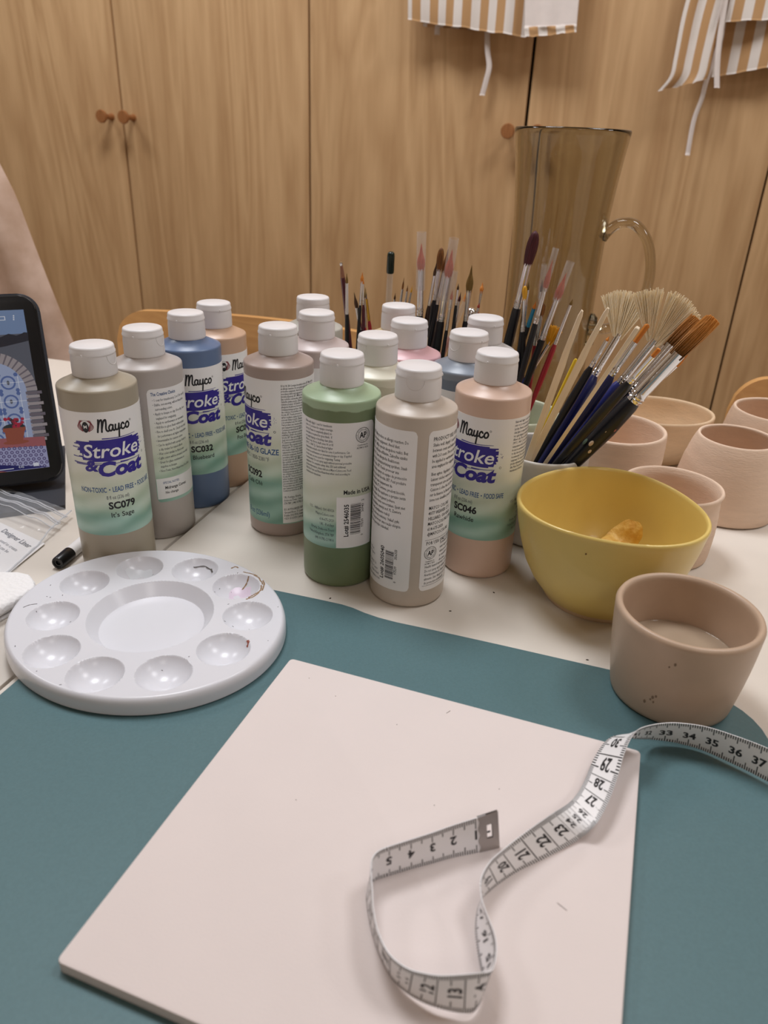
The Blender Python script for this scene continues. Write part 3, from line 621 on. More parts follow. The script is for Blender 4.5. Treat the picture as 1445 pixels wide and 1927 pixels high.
# ---------------------------------------------------------------- measured data
TAPE = [[[0.0536, 0.2173, 0.0075], [0.0515, 0.2211, 0.0245]], [[0.0459, 0.2148, 0.0075], [0.0438, 0.2176, 0.0246]], [[0.0349, 0.2118, 0.0075], [0.0334, 0.213, 0.0249]], [[0.0261, 0.2086, 0.0075], [0.0244, 0.2088, 0.0249]], [[0.0168, 0.2053, 0.0075], [0.0157, 0.205, 0.025]], [[0.0079, 0.2018, 0.0075], [0.0071, 0.2013, 0.025]], [[0.0034, 0.2, 0.0075], [0.0031, 0.1989, 0.025]], [[0.001, 0.1984, 0.0075], [0.001, 0.1958, 0.0248]], [[-0.0001, 0.1954, 0.0075], [0.0008, 0.1908, 0.0244]], [[-0.0004, 0.1905, 0.0075], [0.0014, 0.1845, 0.0238]], [[0.0013, 0.1809, 0.0075], [0.0022, 0.1754, 0.0241]], [[0.0044, 0.1711, 0.0075], [0.0042, 0.1664, 0.0244]], [[0.0088, 0.1623, 0.0075], [0.0082, 0.1587, 0.0246]], [[0.0137, 0.1566, 0.0085], [0.014, 0.1536, 0.0257]], [[0.0189, 0.1529, 0.0095], [0.0197, 0.1514, 0.0269]], [[0.0243, 0.1504, 0.0105], [0.0242, 0.1502, 0.028]], [[0.0294, 0.1493, 0.0105], [0.0285, 0.1505, 0.0279]], [[0.0337, 0.1489, 0.0105], [0.0329, 0.151, 0.0279]], [[0.0374, 0.1502, 0.0095], [0.0376, 0.1523, 0.0269]], [[0.0406, 0.1554, 0.0085], [0.0417, 0.1537, 0.0259]], [[0.0418, 0.1616, 0.0075], [0.0438, 0.158, 0.0245]], [[0.0411, 0.1675, 0.0075], [0.0449, 0.1637, 0.0242]], [[0.0407, 0.1749, 0.0075], [0.0448, 0.1688, 0.0234]], [[0.0409, 0.1818, 0.0075], [0.0438, 0.1737, 0.0227]], [[0.0424, 0.189, 0.0075], [0.0428, 0.1789, 0.0218]], [[0.0443, 0.1931, 0.0075], [0.0419, 0.1835, 0.0219]], [[0.0464, 0.1956, 0.0075], [0.0421, 0.1897, 0.0234]], [[0.0528, 0.201, 0.0075], [0.0464, 0.1976, 0.0235]], [[0.063, 0.208, 0.0075], [0.054, 0.2057, 0.0223]], [[0.0759, 0.2146, 0.0085], [0.0653, 0.2152, 0.0224]], [[0.0881, 0.2217, 0.0095], [0.0758, 0.2238, 0.0218]], [[0.0951, 0.2246, 0.0155], [0.0872, 0.2367, 0.0155]], [[0.1023, 0.2343, 0.0185], [0.0955, 0.2493, 0.0125]], [[0.1094, 0.2474, 0.0205], [0.1018, 0.261, 0.0125]], [[0.1144, 0.2579, 0.0225], [0.1076, 0.2706, 0.0125]], [[0.1189, 0.2656, 0.0242], [0.1138, 0.2781, 0.013]], [[0.1217, 0.2687, 0.0259], [0.1201, 0.2809, 0.0135]], [[0.1242, 0.2689, 0.0293], [0.1269, 0.2779, 0.0145]], [[0.1365, 0.2799, 0.0225], [0.1389, 0.2866, 0.0065]], [[0.1476, 0.283, 0.021], [0.1512, 0.2874, 0.0045]], [[0.1613, 0.2816, 0.0206], [0.164, 0.284, 0.0035]], [[0.1742, 0.2752, 0.0209], [0.1758, 0.2756, 0.0035]], [[0.1856, 0.2682, 0.0209], [0.1862, 0.2669, 0.0035]], [[0.1969, 0.259, 0.0208], [0.1965, 0.2563, 0.0035]], [[0.2081, 0.252, 0.019], [0.2022, 0.2462, 0.0035]], [[0.2192, 0.2429, 0.0151], [0.2095, 0.2343, 0.0034]], [[0.2299, 0.2317, 0.0098], [0.2171, 0.2217, 0.0032]], [[0.2398, 0.2186, 0.0049], [0.2255, 0.2086, 0.003]], [[0.2549, 0.1917, 0.0029], [0.2397, 0.1831, 0.0029]], [[0.266, 0.1624, 0.0027], [0.2496, 0.1562, 0.0027]], [[0.2712, 0.1311, 0.0026], [0.2539, 0.1283, 0.0026]]]
BRUSHES = [["white", "woodA", [0.1187, 0.4763, 0.1806], [0.0939, 0.5155, 0.008], 0, 0, [1.67]],
 ["white", "woodB", [0.1313, 0.4641, 0.185], [0.0939, 0.5285, 0.008], 0, 0, [1.62]],
 ["white", "yellow", [0.127, 0.5052, 0.1421], [0.0939, 0.5285, 0.008], 0, 0, [1.27]],
 ["white", "woodC", [0.1382, 0.4232, 0.1821], [0.1055, 0.5437, 0.008], 0, 0, [1.34]],
 ["white", "thinblack", [0.1509, 0.5187, 0.1556], [0.0939, 0.5285, 0.008], 0.0036, 0.0247, [0.92, 1.66, 2.76]],
 ["white", "fanA", [0.1778, 0.5492, 0.1773], [0.1007, 0.532, 0.008], 0.029, 0.0631, [0.0, 2.67, 4.57]],
 ["white", "fanB", [0.1915, 0.5066, 0.1799], [0.108, 0.5393, 0.008], 0.0267, 0.0646, [0.0, 3.0, 4.59]],
 ["white", "flatA", [0.1705, 0.5028, 0.168], [0.0987, 0.5272, 0.008], 0.0139, 0.0415, [1.59, 2.48, 3.89]],
 ["white", "flatB", [0.1644, 0.4557, 0.1631], [0.0987, 0.5272, 0.008], 0.0063, 0.03, [1.3, 1.95, 3.25]],
 ["white", "bigA", [0.1991, 0.4952, 0.1786], [0.103, 0.522, 0.008], 0.0254, 0.0648, [4.5, 4.67, 5.19]],
 ["white", "bigB", [0.2023, 0.4754, 0.1826], [0.1007, 0.512, 0.008], 0.0321, 0.0742, [5.31, 5.31, 5.97]],
 ["white", "peek", [0.2014, 0.502, 0.1493], [0.1007, 0.532, 0.008], 0.0107, 0.0429, [1.44, 1.8, 2.52]],
 ["green", "maroon", [0.1076, 0.6105, 0.2136], [0.0904, 0.6626, 0.008], 0.0255, 0.0635, [3.37, 3.27, 3.68]],
 ["green", "yellowtip", [0.1044, 0.611, 0.1722], [0.1241, 0.6464, 0.008], 0.0101, 0.0389, [1.58, 1.58, 2.11]],
 ["green", "tubeA", [0.1229, 0.6076, 0.1933], [0.097, 0.6123, 0.008], 0.0215, 0.0504, [1.86, 2.07, 2.27]],
 ["green", "tubeB", [0.1344, 0.6051, 0.1843], [0.0994, 0.6264, 0.008], 0.0199, 0.0555, [2.49, 2.69, 2.69]],
 ["green", "tubeS", [0.1171, 0.6087, 0.1778], [0.1254, 0.6433, 0.008], 0.0094, 0.0556, [0.84, 1.67, 1.67]],
 ["green", "turq", [0.1144, 0.6092, 0.1609], [0.097, 0.6677, 0.008], 0.0068, 0.0236, [1.06, 1.7, 1.91]],
 ["green", "brown", [0.1201, 0.6081, 0.1598], [0.1258, 0.6622, 0.008], 0.0102, 0.0331, [1.7, 1.7, 1.91]],
 ["green", "yellowfan", [0.1365, 0.6098, 0.1419], [0.081, 0.64, 0.008], 0.0147, 0.0389, [0.0, 1.51, 1.94]],
 ["green", "redlong", [0.1419, 0.6034, 0.1652], [0.1047, 0.6091, 0.008], 0.0053, 0.0385, [0.94, 1.47, 2.1]],
 ["green", "black2", [0.1069, 0.6106, 0.1765], [0.1113, 0.6462, 0.008], 0.0075, 0.0432, [0.84, 1.68, 2.1]],
 ["mid", "tubeA", [0.0215, 0.647, 0.197], [0.0283, 0.6613, 0.008], 0.0204, 0.0597, [2.62, 2.84, 3.06]],
 ["mid", "tubeB", [0.0472, 0.6456, 0.1934], [0.033, 0.6787, 0.008], 0.0218, 0.062, [2.84, 3.06, 3.5]],
 ["mid", "brownround", [0.0392, 0.6612, 0.1928], [0.0279, 0.68, 0.008], 0.0181, 0.0453, [2.24, 1.79, 2.69]],
 ["mid", "dark", [0.0352, 0.6464, 0.1835], [0.017, 0.676, 0.008], 0.0124, 0.0386, [1.1, 1.32, 1.76]],
 ["mid", "orangebehind", [0.0454, 0.6658, 0.1921], [0.0205, 0.663, 0.008], 0.0189, 0.0479, [2.03, 1.8, 2.03]],
 ["mid", "blue", [0.0397, 0.7113, 0.1578], [0.0404, 0.6715, 0.008], 0.0081, 0.0375, [1.23, 1.96, 3.43]],
 ["mid", "tubeS", [0.0499, 0.6454, 0.1607], [0.0404, 0.6715, 0.008], 0.008, 0.0354, [0.9, 1.34, 1.57]],
 ["mid", "olive", [0.0642, 0.6442, 0.1818], [0.0631, 0.6814, 0.008], 0.0212, 0.049, [2.42, 1.98, 2.42]],
 ["mid", "orangeflat", [0.0714, 0.7138, 0.1505], [0.0179, 0.6827, 0.008], 0.0102, 0.0482, [2.23, 2.47, 2.47]],
 ["mid", "darksmall", [0.0544, 0.6451, 0.1663], [0.0504, 0.6686, 0.008], 0.0052, 0.0185, [0.78, 1.11, 1.34]],
 ["mid", "maroonsmall", [0.0578, 0.6548, 0.1578], [0.043, 0.6708, 0.008], 0.0081, 0.028, [0.91, 1.14, 1.36]],
 ["mid", "thinorange", [0.0795, 0.6878, 0.1613], [0.0655, 0.663, 0.008], 0.0076, 0.0257, [1.42, 0.95, 1.19]],
 ["mid", "redtip", [0.0749, 0.6581, 0.1488], [0.054, 0.687, 0.008], 0.0045, 0.0161, [0.92, 1.15, 1.38]],
 ["mid", "ball", [0.0704, 0.6787, 0.1407], [0.0655, 0.689, 0.008], 0, 0.0111, [3.09, 0.71, 0.95]],
 ["small", "vial", [-0.0034, 0.7151, 0.1805], [-0.0056, 0.754, 0.008], 0.0189, 0.0517, [1.94, 1.94, 1.94]],
 ["small", "trioA", [0.0096, 0.715, 0.1589], [-0.0044, 0.745, 0.008], 0.0117, 0.028, [0.74, 1.23, 1.23]],
 ["small", "trioB", [0.0134, 0.7149, 0.1519], [0.0006, 0.7396, 0.008], 0.0061, 0.0201, [0.62, 0.99, 1.24]],
 ["small", "trioC", [0.0177, 0.7198, 0.1508], [-0.0008, 0.745, 0.008], 0.0069, 0.02, [0.62, 1.0, 1.25]],
 ["small", "darktip", [0.0021, 0.7201, 0.1433], [-0.008, 0.745, 0.008], 0.0064, 0.0208, [0.75, 1.25, 1.25]],
 ["left", "pencil", [-0.046, 0.6691, 0.1762], [-0.03, 0.725, 0.008], 0.014, 0, [0.69, 2.06, 2.29]],
 ["left", "white", [-0.0409, 0.6694, 0.1675], [-0.0397, 0.6974, 0.008], 0.0093, 0.0375, [0.92, 1.38, 1.84]],
 ["left", "dark", [-0.0344, 0.6698, 0.1513], [-0.0083, 0.7125, 0.008], 0.0146, 0.0367, [1.4, 1.86, 1.86]],
 ["left", "orange", [-0.0273, 0.6701, 0.1685], [-0.0352, 0.6807, 0.008], 0.0076, 0.0287, [1.15, 1.15, 1.38]],
 ["left", "orange2", [-0.0266, 0.6701, 0.1631], [-0.0225, 0.687, 0.008], 0.0047, 0.0234, [0.69, 0.93, 1.39]],
 ["left", "olive", [-0.0259, 0.7102, 0.149], [-0.0235, 0.6759, 0.008], 0.0095, 0.0363, [1.23, 1.48, 1.72]],
 ["left", "gold", [-0.024, 0.6702, 0.1509], [-0.005, 0.7, 0.008], 0.0056, 0.0261, [0.47, 1.17, 1.63]]]

# ---------------------------------------------------------------- bisque tile with faint marks
TR = radians(-18.8)
t = thing('ceramic_tile', 'square pale bisque tile lying on the teal mat under the tape measure', 'tile', (-.0491, .3382, .0019), TR)
bm = bmesh.new(); prism(bm, rrect(0, .190, -.186, 0, .0025, 4), 0, .0058, bev=.0007); obj('tile_body', bm, TILEM, t)
bm = bmesh.new()
for (x, y, a, l) in ((.163, -.098, -.45, .0045), (.094, -.0105, 1.1, .003)):
    tube(bm, [(x, y, .0058), (x+l*cos(a)*.5, y+l*sin(a)*.5, .00584), (x+l*cos(a), y+l*sin(a), .0058)], .00016, 6)
for (x, y) in ((.017, -.012), (.036, -.02), (.073, -.028), (.105, -.07), (.047, -.09), (.098, -.105), (.13, -.05)):
    lathe(bm, [(0, .0057), (.0004, .00578), (0, .00586)], 8, Matrix.Translation((x, y, 0)))
obj('pencil_marks', bm, mat('graphite_mark', (128, 116, 110), .7), t, label='small grey pencil marks and specks')

# ---------------------------------------------------------------- mixing palette (oval, ten wells round a shallow dish)
PC = Vector((-.1386, .3695)); PA = radians(152); AX, BX = .0848, .0755
WELLS = [(-.1895, .4005), (-.1602, .4222), (-.1228, .4228), (-.0911, .4040), (-.0775, .3713), (-.0852, .3368), (-.1131, .3136), (-.1494, .3099), (-.1807, .3282), (-.1943, .3626)]
WELLS = [(-.1386+(x+.1386)*.972, .3695+(y-.3695)*.972) for x, y in WELLS]
def smooth(a, b, x):
    t = max(0, min(1, (x-a)/(b-a))); return t*t*(3-2*t)
def pal_z(x, y):
    z = .0
    dx, dy = x-PC.x, y-PC.y
    lx = dx*cos(PA)+dy*sin(PA); ly = -dx*sin(PA)+dy*cos(PA)
    q = sqrt((lx/AX)**2+(ly/BX)**2)
    if q > .962: z -= .0055*(1-sqrt(max(0, 1-((q-.962)/.038)**2)))
    for wx, wy in WELLS:
        d = hypot(x-wx, y-wy); r = .0149; Rs = (r*r+.0088**2)/(2*.0088)
        if d < r+.0012:
            z -= (sqrt(Rs*Rs-d*d)-(Rs-.0088)) if d < r else 0
    d = hypot(x+.1366, (y-.3687)/1.02)
    z -= .0080*(1-max(0, min(1, (d-.0305)/.0062)))
    return z
PZ = .0125
t = thing('mixing_palette', 'oval white plastic paint palette with ten round wells, on the mat edge', 'palette', (PC.x, PC.y, ZL))
bm = bmesh.new(); NR, NT = 230, 560; rings = []; H0 = PZ-ZL
c0 = bm.verts.new((0, 0, H0+pal_z(PC.x, PC.y)))
for i in range(1, NR+1):
    q = (i/NR) if i < NR-20 else 1-20/NR*((NR-i)/20)**1.6
    ring = []
    for k in range(NT):
        a = 2*pi*k/NT; lx, ly = AX*q*cos(a), BX*q*sin(a)
        x = lx*cos(PA)-ly*sin(PA); y = lx*sin(PA)+ly*cos(PA)
        ring.append(bm.verts.new((x, y, H0+pal_z(PC.x+x, PC.y+y))))
    rings.append(ring)
for k in range(NT): bm.faces.new((c0, rings[0][k], rings[0][(k+1) % NT]))
for a, b in zip(rings, rings[1:]):
    for k in range(NT): bm.faces.new((a[k], b[k], b[(k+1) % NT], a[(k+1) % NT]))
def under(q, z):
    out = []
    for k in range(NT):
        a = 2*pi*k/NT; lx, ly = AX*q*cos(a), BX*q*sin(a)
        out.append(bm.verts.new((lx*cos(PA)-ly*sin(PA), lx*sin(PA)+ly*cos(PA), z)))
    return out
U = [rings[-1], under(1.0, .0068), under(.985, .0064), under(.975, .0068), under(.97, .0080)]
for a, b in zip(U, U[1:]):
    for k in range(NT): bm.faces.new((a[k], b[k], b[(k+1) % NT], a[(k+1) % NT]))
bm.faces.new(list(reversed(U[-1])))
obj('palette_body', bm, WHITEPLASTIC, t, True, 30)
# dried paint left in and beside the wells
def smear(name, x, y, r, m, n=5, seed=1, spread=1.0):
    rr = random.Random(seed); bm = bmesh.new()
    P = [(r*(1+.5*noise.noise((cos(a)*1.4+seed, sin(a)*1.4, 0)))*cos(a), r*(1+.5*noise.noise((cos(a)*1.4+seed, sin(a)*1.4, 0)))*sin(a)) for a in [2*pi*i/28 for i in range(28)]]
    ce = bm.verts.new((x-PC.x, y-PC.y, H0+pal_z(x, y)+.00012)); R_ = []
    for f in (.35, .7, 1):
        R_.append([bm.verts.new((x+px*f-PC.x, y+py*f-PC.y, H0+pal_z(x+px*f, y+py*f)+(.00012 if f < 1 else .00002))) for px, py in P])
    for k in range(28): bm.faces.new((ce, R_[0][k], R_[0][(k+1) % 28]))
    for a, b in zip(R_, R_[1:]):
        for k in range(28): bm.faces.new((a[k], b[k], b[(k+1) % 28], a[(k+1) % 28]))
    return obj(name, bm, m, t)
smear('lilac_paint', -.0905, .4025, .0092, mat('lilac_dried', (222, 206, 222), .35), seed=3)
smear('pale_blue_paint', -.1600, .4215, .0085, mat('paleblue_dried', (222, 225, 231), .3), seed=7)
bm = bmesh.new(); rr = random.Random(9)
def streak(P, w_):
    Q = catmull([(x, y, 0) for x, y in P], 6)
    tube(bm, [(p.x-PC.x, p.y-PC.y, H0+pal_z(p.x, p.y)+.00005) for p in Q], [(w_*(.4+.6*abs(sin(i*.9))), .00012) for i in range(len(Q))], 6)
BRN = mat('dried_brown_paint', (150, 122, 92), .6)
W3 = Vector(WELLS[3])
for a0, a1, r in ((-.9, .15, .0162), (.2, 1.0, .0166), (-1.0, -.4, .0172), (.9, 1.5, .0175), (-.2, .5, .0178)):
    streak([(W3.x+r*cos(a)+rr.uniform(-.0004, .0004), W3.y+r*sin(a)+rr.uniform(-.0004, .0004)) for a in [a0+(a1-a0)*i/5 for i in range(6)]], .0006)
streak([(W3.x+.002, W3.y+.007), (W3.x+.0045, W3.y+.0105), (W3.x+.0055, W3.y+.0135)], .0007)
streak([(-.100, .4245), (-.0975, .427), (-.0955, .4255)], .0007)
obj('brown_paint_crust', bm, BRN, t, label='cracked brown paint round the right rear well')
bm = bmesh.new(); W2 = Vector(WELLS[2])
streak([(W2.x-.004, W2.y+.0105), (W2.x+.003, W2.y+.0115), (W2.x+.009, W2.y+.0075)], .0007); streak([(W2.x+.009, W2.y+.008), (W2.x+.0105, W2.y+.0045)], .0011)
for k in range(34):
    a = rr.uniform(0, 2*pi); q = rr.uniform(.55, .96); lx, ly = AX*q*cos(a), BX*q*sin(a)
    x, y = PC.x+lx*cos(PA)-ly*sin(PA), PC.y+lx*sin(PA)+ly*cos(PA); d = rr.uniform(.0004, .0012); b_ = rr.uniform(0, pi)
    streak([(x, y), (x+d*.5*cos(b_), y+d*.5*sin(b_)), (x+d*cos(b_), y+d*sin(b_))], .00022)
streak([(-.2135, .3695), (-.211, .3725), (-.207, .374)], .0003)
obj('dark_paint_specks', bm, mat('dried_dark_paint', (72, 66, 62), .6), t, label='dark specks and streaks of dried paint')['kind'] = 'stuff'
bm = bmesh.new(); W5 = Vector(WELLS[5]); streak([(W5.x+.0125, W5.y+.005), (W5.x+.0128, W5.y+.0075), (W5.x+.0115, W5.y+.009)], .0009)
obj('rust_paint_spot', bm, mat('rust_paint', (142, 70, 50), .5), t)

# ---------------------------------------------------------------- tape measure (both faces printed), standing and twisting over the tile
TE1 = [Vector(a) for a, b in TAPE]; TE2 = [Vector(b) for a, b in TAPE]
CMS = [0]; 
for i in range(1, len(TAPE)): CMS.append(CMS[-1]+((TE1[i]+TE2[i])/2-(TE1[i-1]+TE2[i-1])/2).length*100)
KN = [(0, 0), (2, 2), (4.8, 5), (12.3, 13), (18.0, 19.2), (19.1, 20.3), (20.6, 21.6), (22.0, 23.0), (23.2, 25.9), (24.5, 27.1), (26.0, 28.5), (27.1, 29.1), (28.0, 29.8), (28.6, 30.3), (29.1, 31.0), (30.9, 32.5), (32.1, 33.4), (37.9, 38.8), (60, 60.9)]
def cmof(s):
    for (a, b), (c, d) in zip(KN, KN[1:]):
        if s <= c: return b+(d-b)*(s-a)/(c-a)
    return KN[-1][1]
CMS = [cmof(s) for s in CMS]
SUB = 8
t1 = catmull(TE1, SUB); t2 = catmull(TE2, SUB)
cm = []
for i in range(len(CMS)-1): cm += [CMS[i]+(CMS[i+1]-CMS[i])*k/SUB for k in range(SUB)]
cm.append(CMS[-1])
def tp(s, v, off=0):
    """point on the tape: s in cm, v across (0 = first edge, 1 = second), off from the A face"""
    lo, hi = 0, len(cm)-1
    while hi-lo > 1:
        m_ = (lo+hi)//2
        if cm[m_] <= s: lo = m_
        else: hi = m_
    f = (s-cm[lo])/max(1e-9, cm[hi]-cm[lo])
    a = t1[lo].lerp(t1[hi], f); b = t2[lo].lerp(t2[hi], f)
    d = (t1[hi]+t2[hi]-t1[lo]-t2[lo]).normalized(); ac = (a-b).normalized()   # towards edge 1
    n = d.cross(ac).normalized()
    return b+(a-b)*(1-v)+n*off
tape = thing('tape_measure', 'white tape measure with black centimetre marks looping over the pale tile', 'tape measure', tuple((TE1[5]+TE2[5])/2))
ORG = Vector(tape.location)
bm = bmesh.new(); n = 300; cols = []
s0, s1 = .55, cm[-1]
for i in range(n+1):
    s = s0+(s1-s0)*i/n
    cols.append([bm.verts.new(tp(s, v, o)-ORG) for v, o in ((0, .00016), (.5, .00016), (1, .00016), (1, -.00016), (.5, -.00016), (0, -.00016))])
for a, b in zip(cols, cols[1:]):
    for k in range(6): bm.faces.new((a[k], a[(k+1) % 6], b[(k+1) % 6], b[k]))
bm.faces.new(cols[0]); bm.faces.new(cols[-1][::-1])
TAPEM = mat('tape_vinyl', (244, 242, 243), .38, var=.01)
band = obj('tape_band', bm, TAPEM, tape, True, 60)
def tape_print(name, face, m):
    V = []; F = []
    sg = 1 if face == 'A' else -1; O = .00024*sg
    def quad(sa, sb, va, vb):
        nn = max(1, int((sb-sa)/.12)); mm = 1 if abs(vb-va) < .4 else 4
        for i in range(nn):
            for j in range(mm):
                a = sa+(sb-sa)*i/nn; b = sa+(sb-sa)*(i+1)/nn; c = va+(vb-va)*j/mm; d = va+(vb-va)*(j+1)/mm
                k = len(V); V.extend([tuple(tp(s, v, O)-ORG) for s, v in ((a, c), (b, c), (b, d), (a, d))]); F.append((k, k+1, k+2, k+3) if face == 'B' else (k+3, k+2, k+1, k))
    def word(tx, fn, size, bold=.034, sx=.95):
        g, fc = glyphs(tx, size, bold, 0, 'CENTER', 2, sx); k = len(V)
        V.extend([tuple(tp(*fn(x, y), O)-ORG) for x, y in g]); F.extend([tuple(k+i for i in f) for f in fc])
    W_ = .0175
    smax = int(cm[-1])
    for c in range(1, smax+1):
        for q in range(10):
            s = c+q/10
            if s > cm[-1]-.05 or s < .9: continue
            for e in (0, 1):
                ln = (.30 if q == 0 else .24 if q == 5 else .13)
                if face == 'B': ln = 1.0 if (q == 0 and e == 0) else (.28 if q == 5 else .13)
                if face == 'B' and q == 0 and e == 1: continue
                va, vb = (0, ln) if e == 0 else (1-ln, 1)
                if face == 'A' and q == 0: va, vb = (0, .24) if e == 0 else (.70, 1)
                quad(s-.022, s+.022, va, vb)
        if face == 'A': word(str(c), lambda x, y, c=c: (c+.0+x*100, (.37+.28)-y/W_), .0062)
        else: word(str(c), lambda x, y, c=c: (c-.12-y*100, .5+x/W_), .0070, .034, .84)
    return flat_obj(name, V, F, [m], None, band)
tape_print('centimetre_print', 'A', mat('tape_black', (40, 38, 40), .5)); tape_print('centimetre_print', 'B', mat('tape_black', (40, 38, 40), .5))
# metal end clip with an eyelet
bm = bmesh.new()
P = rrect(0, .0085, 0, 1, .0003, 2)
g = []
nu, nv = 8, 14
for side in (.0004, -.0004):
    G = {}
    for i in range(nu+1):
        for j in range(nv+1):
            s = -.05+.95*i/nu; v = -.02+1.04*j/nv
            if i == nu: s -= .09*sin(j/nv*3*pi)**2
            e = Vector(tp(max(s, .02), v, side)); 
            G[i, j] = bm.verts.new(e-ORG+(tp(.02, v)-tp(.3, v)).normalized()*max(0, .02-s)*.01)
    for i in range(nu):
        for j in range(nv):
            cs, cv = (i+.5)/nu, (j+.5)/nv
            if abs(cv-.52) < .16 and .36 < cs < .66: continue
            q = [G[i, j], G[i+1, j], G[i+1, j+1], G[i, j+1]]; bm.faces.new(q if side > 0 else q[::-1])
obj('end_clip', bm, mat('dull_tin', (176, 170, 166), .38, 1.0), tape, label='dull metal clip at the zero end')

# ---------------------------------------------------------------- bowls and cups
def vessel(name, label, cat, pos, outer, inner, m, rf=None, group=None, n=72, parts=True):
    t = thing(name, label, cat, (pos[0], pos[1], pos[2] if len(pos) > 2 else 0), 0, group)
    bm = bmesh.new(); lathe(bm, outer+inner, n, rf=rf, cap0=False, cap1=False); obj(name.split('_')[-1]+'_body', bm, m, t, True, 50)
    return t
def rimmed(rb, rr_, h, th, bulge=0, foot=0, lip=None, n=14, flare=0):
    """profile of a thrown pot: base radius, rim radius, height, wall"""
    o = [(0, .0006), (rb*.8, .0004), (rb*.93, .0), (rb*.985, .0012), (rb, .0035)]
    for i in range(1, n+1):
        f = i/n; z = .0035+(h-.0035)*f; r = rb+(rr_-rb)*f+bulge*sin(pi*f)+flare*max(0, f-.8)**2*25
        if i < n: o.append((r, z))
    re = rr_+flare
    o += [(re-.0001, h-th*.5), (re-th*.2, h-th*.12), (re-th*.5, h), (re-th*.82, h-th*.12), (re-th, h-th*.5)]
    i_ = []
    for i in range(n-1, 0, -1):
        f = i/n; z = .0055+(h-.0055)*f; r = rb+(rr_-rb)*f+bulge*sin(pi*f)+flare*max(0, f-.8)**2*25-th*(1.0+.25*(1-f)); i_.append((r, z))
    i_ += [(rb*.80, .0058), (rb*.6, .0050), (0, .0048)]
    return o, i_
# yellow bowl: softly squared rim
YC = (0.05856,-0.00127,-0.00087,0.00014,-0.00086,-0.00177,-0.00159)
def yrf(a, z):
    r = YC[0]+YC[1]*cos(a)+YC[2]*sin(a)+YC[3]*cos(2*a)+YC[4]*sin(2*a)+YC[5]*cos(3*a)+YC[6]*sin(3*a)
    return 1+(r/.0585-1)*smooth(0, .06, z)
yo = [(0, .001), (.0335, .001), (.0350, 0), (.0358, .001), (.0368, .0035), (.0390, .0065), (.0450, .015), (.0500, .026), (.0535, .040), (.0562, .054), (.0578, .064), (.0585, .0672), (.0582, .0688), (.0572, .0694), (.0561, .0688), (.0556, .0670)]
yi = [(.0546, .060), (.0525, .047), (.0492, .033), (.0440, .021), (.036, .0125), (.025, .0085), (0, .0075)]
t = thing('yellow_bowl', 'pale yellow glazed bowl holding crisps, right of the paint bottles', 'bowl', (.1465, .4325, 0))
bm = bmesh.new(); lathe(bm, yo[4:]+yi, 96, rf=yrf, cap0=False, cap1=False); obj('bowl_body', bm, YELLOW, t, True, 60)
bm = bmesh.new(); lathe(bm, yo[:5], 96, rf=yrf, cap0=False, cap1=False); obj('foot_ring', bm, mat('bare_foot', (222, 194, 160), .8), t, True, 60, 'unglazed foot')
bm = bmesh.new(); lathe(bm, [(0, -.0002), (.0006, 0), (0, .0003)], 10, Matrix.Translation((-.0270, -.0500, .058)) @ Matrix.Rotation(1.2, 4, 'X')); obj('glaze_speck', bm, mat('brown_speck', (120, 96, 50), .5), t)
def chip(label, pos, rx, ry, seed, rot):
    bm = bmesh.new(); G = {}; nx = 18
    for side in (0, 1):
        for i in range(nx+1):
            for j in range(nx+1):
                u, v = -1+2*i/nx, -1+2*j/nx
                x, y = u*sqrt(1-v*v/2), v*sqrt(1-u*u/2)
                z = .35*rx*(x*x-.8*y*y)+.25*rx*noise.noise((x*1.7+seed, y*1.7, 0))
                k = 1+.12*noise.noise((x*2, y*2, seed))
                G[side, i, j] = bm.verts.new((x*rx*k, y*ry*k, z+side*.0012+.0006*noise.noise((x*6, y*6, seed))))
    for side in (0, 1):
        for i in range(nx):
            for j in range(nx):
                q = [G[side, i, j], G[side, i+1, j], G[side, i+1, j+1], G[side, i, j+1]]; bm.faces.new(q if side else q[::-1])
    for i in range(nx):
        bm.faces.new((G[0, i, 0], G[0, i+1, 0], G[1, i+1, 0], G[1, i, 0])); bm.faces.new((G[0, i, nx], G[1, i, nx], G[1, i+1, nx], G[0, i+1, nx]))
        bm.faces.new((G[0, 0, i], G[1, 0, i], G[1, 0, i+1], G[0, 0, i+1])); bm.faces.new((G[0, nx, i], G[0, nx, i+1], G[1, nx, i+1], G[1, nx, i]))
    o = obj('potato_crisp', bm, mat('crisp_gold', (232, 190, 104), .5, col2=(206, 152, 62), vscale=180, bump=.5, bscale=500), None, True, 60)
    o.location = pos; o.rotation_euler = rot
    return tag(o, label, 'crisp', 'crisps in the yellow bowl')
chip('golden potato crisp in the yellow bowl, its corner standing up', (.1625, .4500, .0325), .0165, .0105, 1.3, (.55, -.55, .5))
chip('flatter golden potato crisp lying left of the upright one in the yellow bowl', (.1500, .4440, .0255), .0150, .0105, 5.1, (.15, .1, -.2))

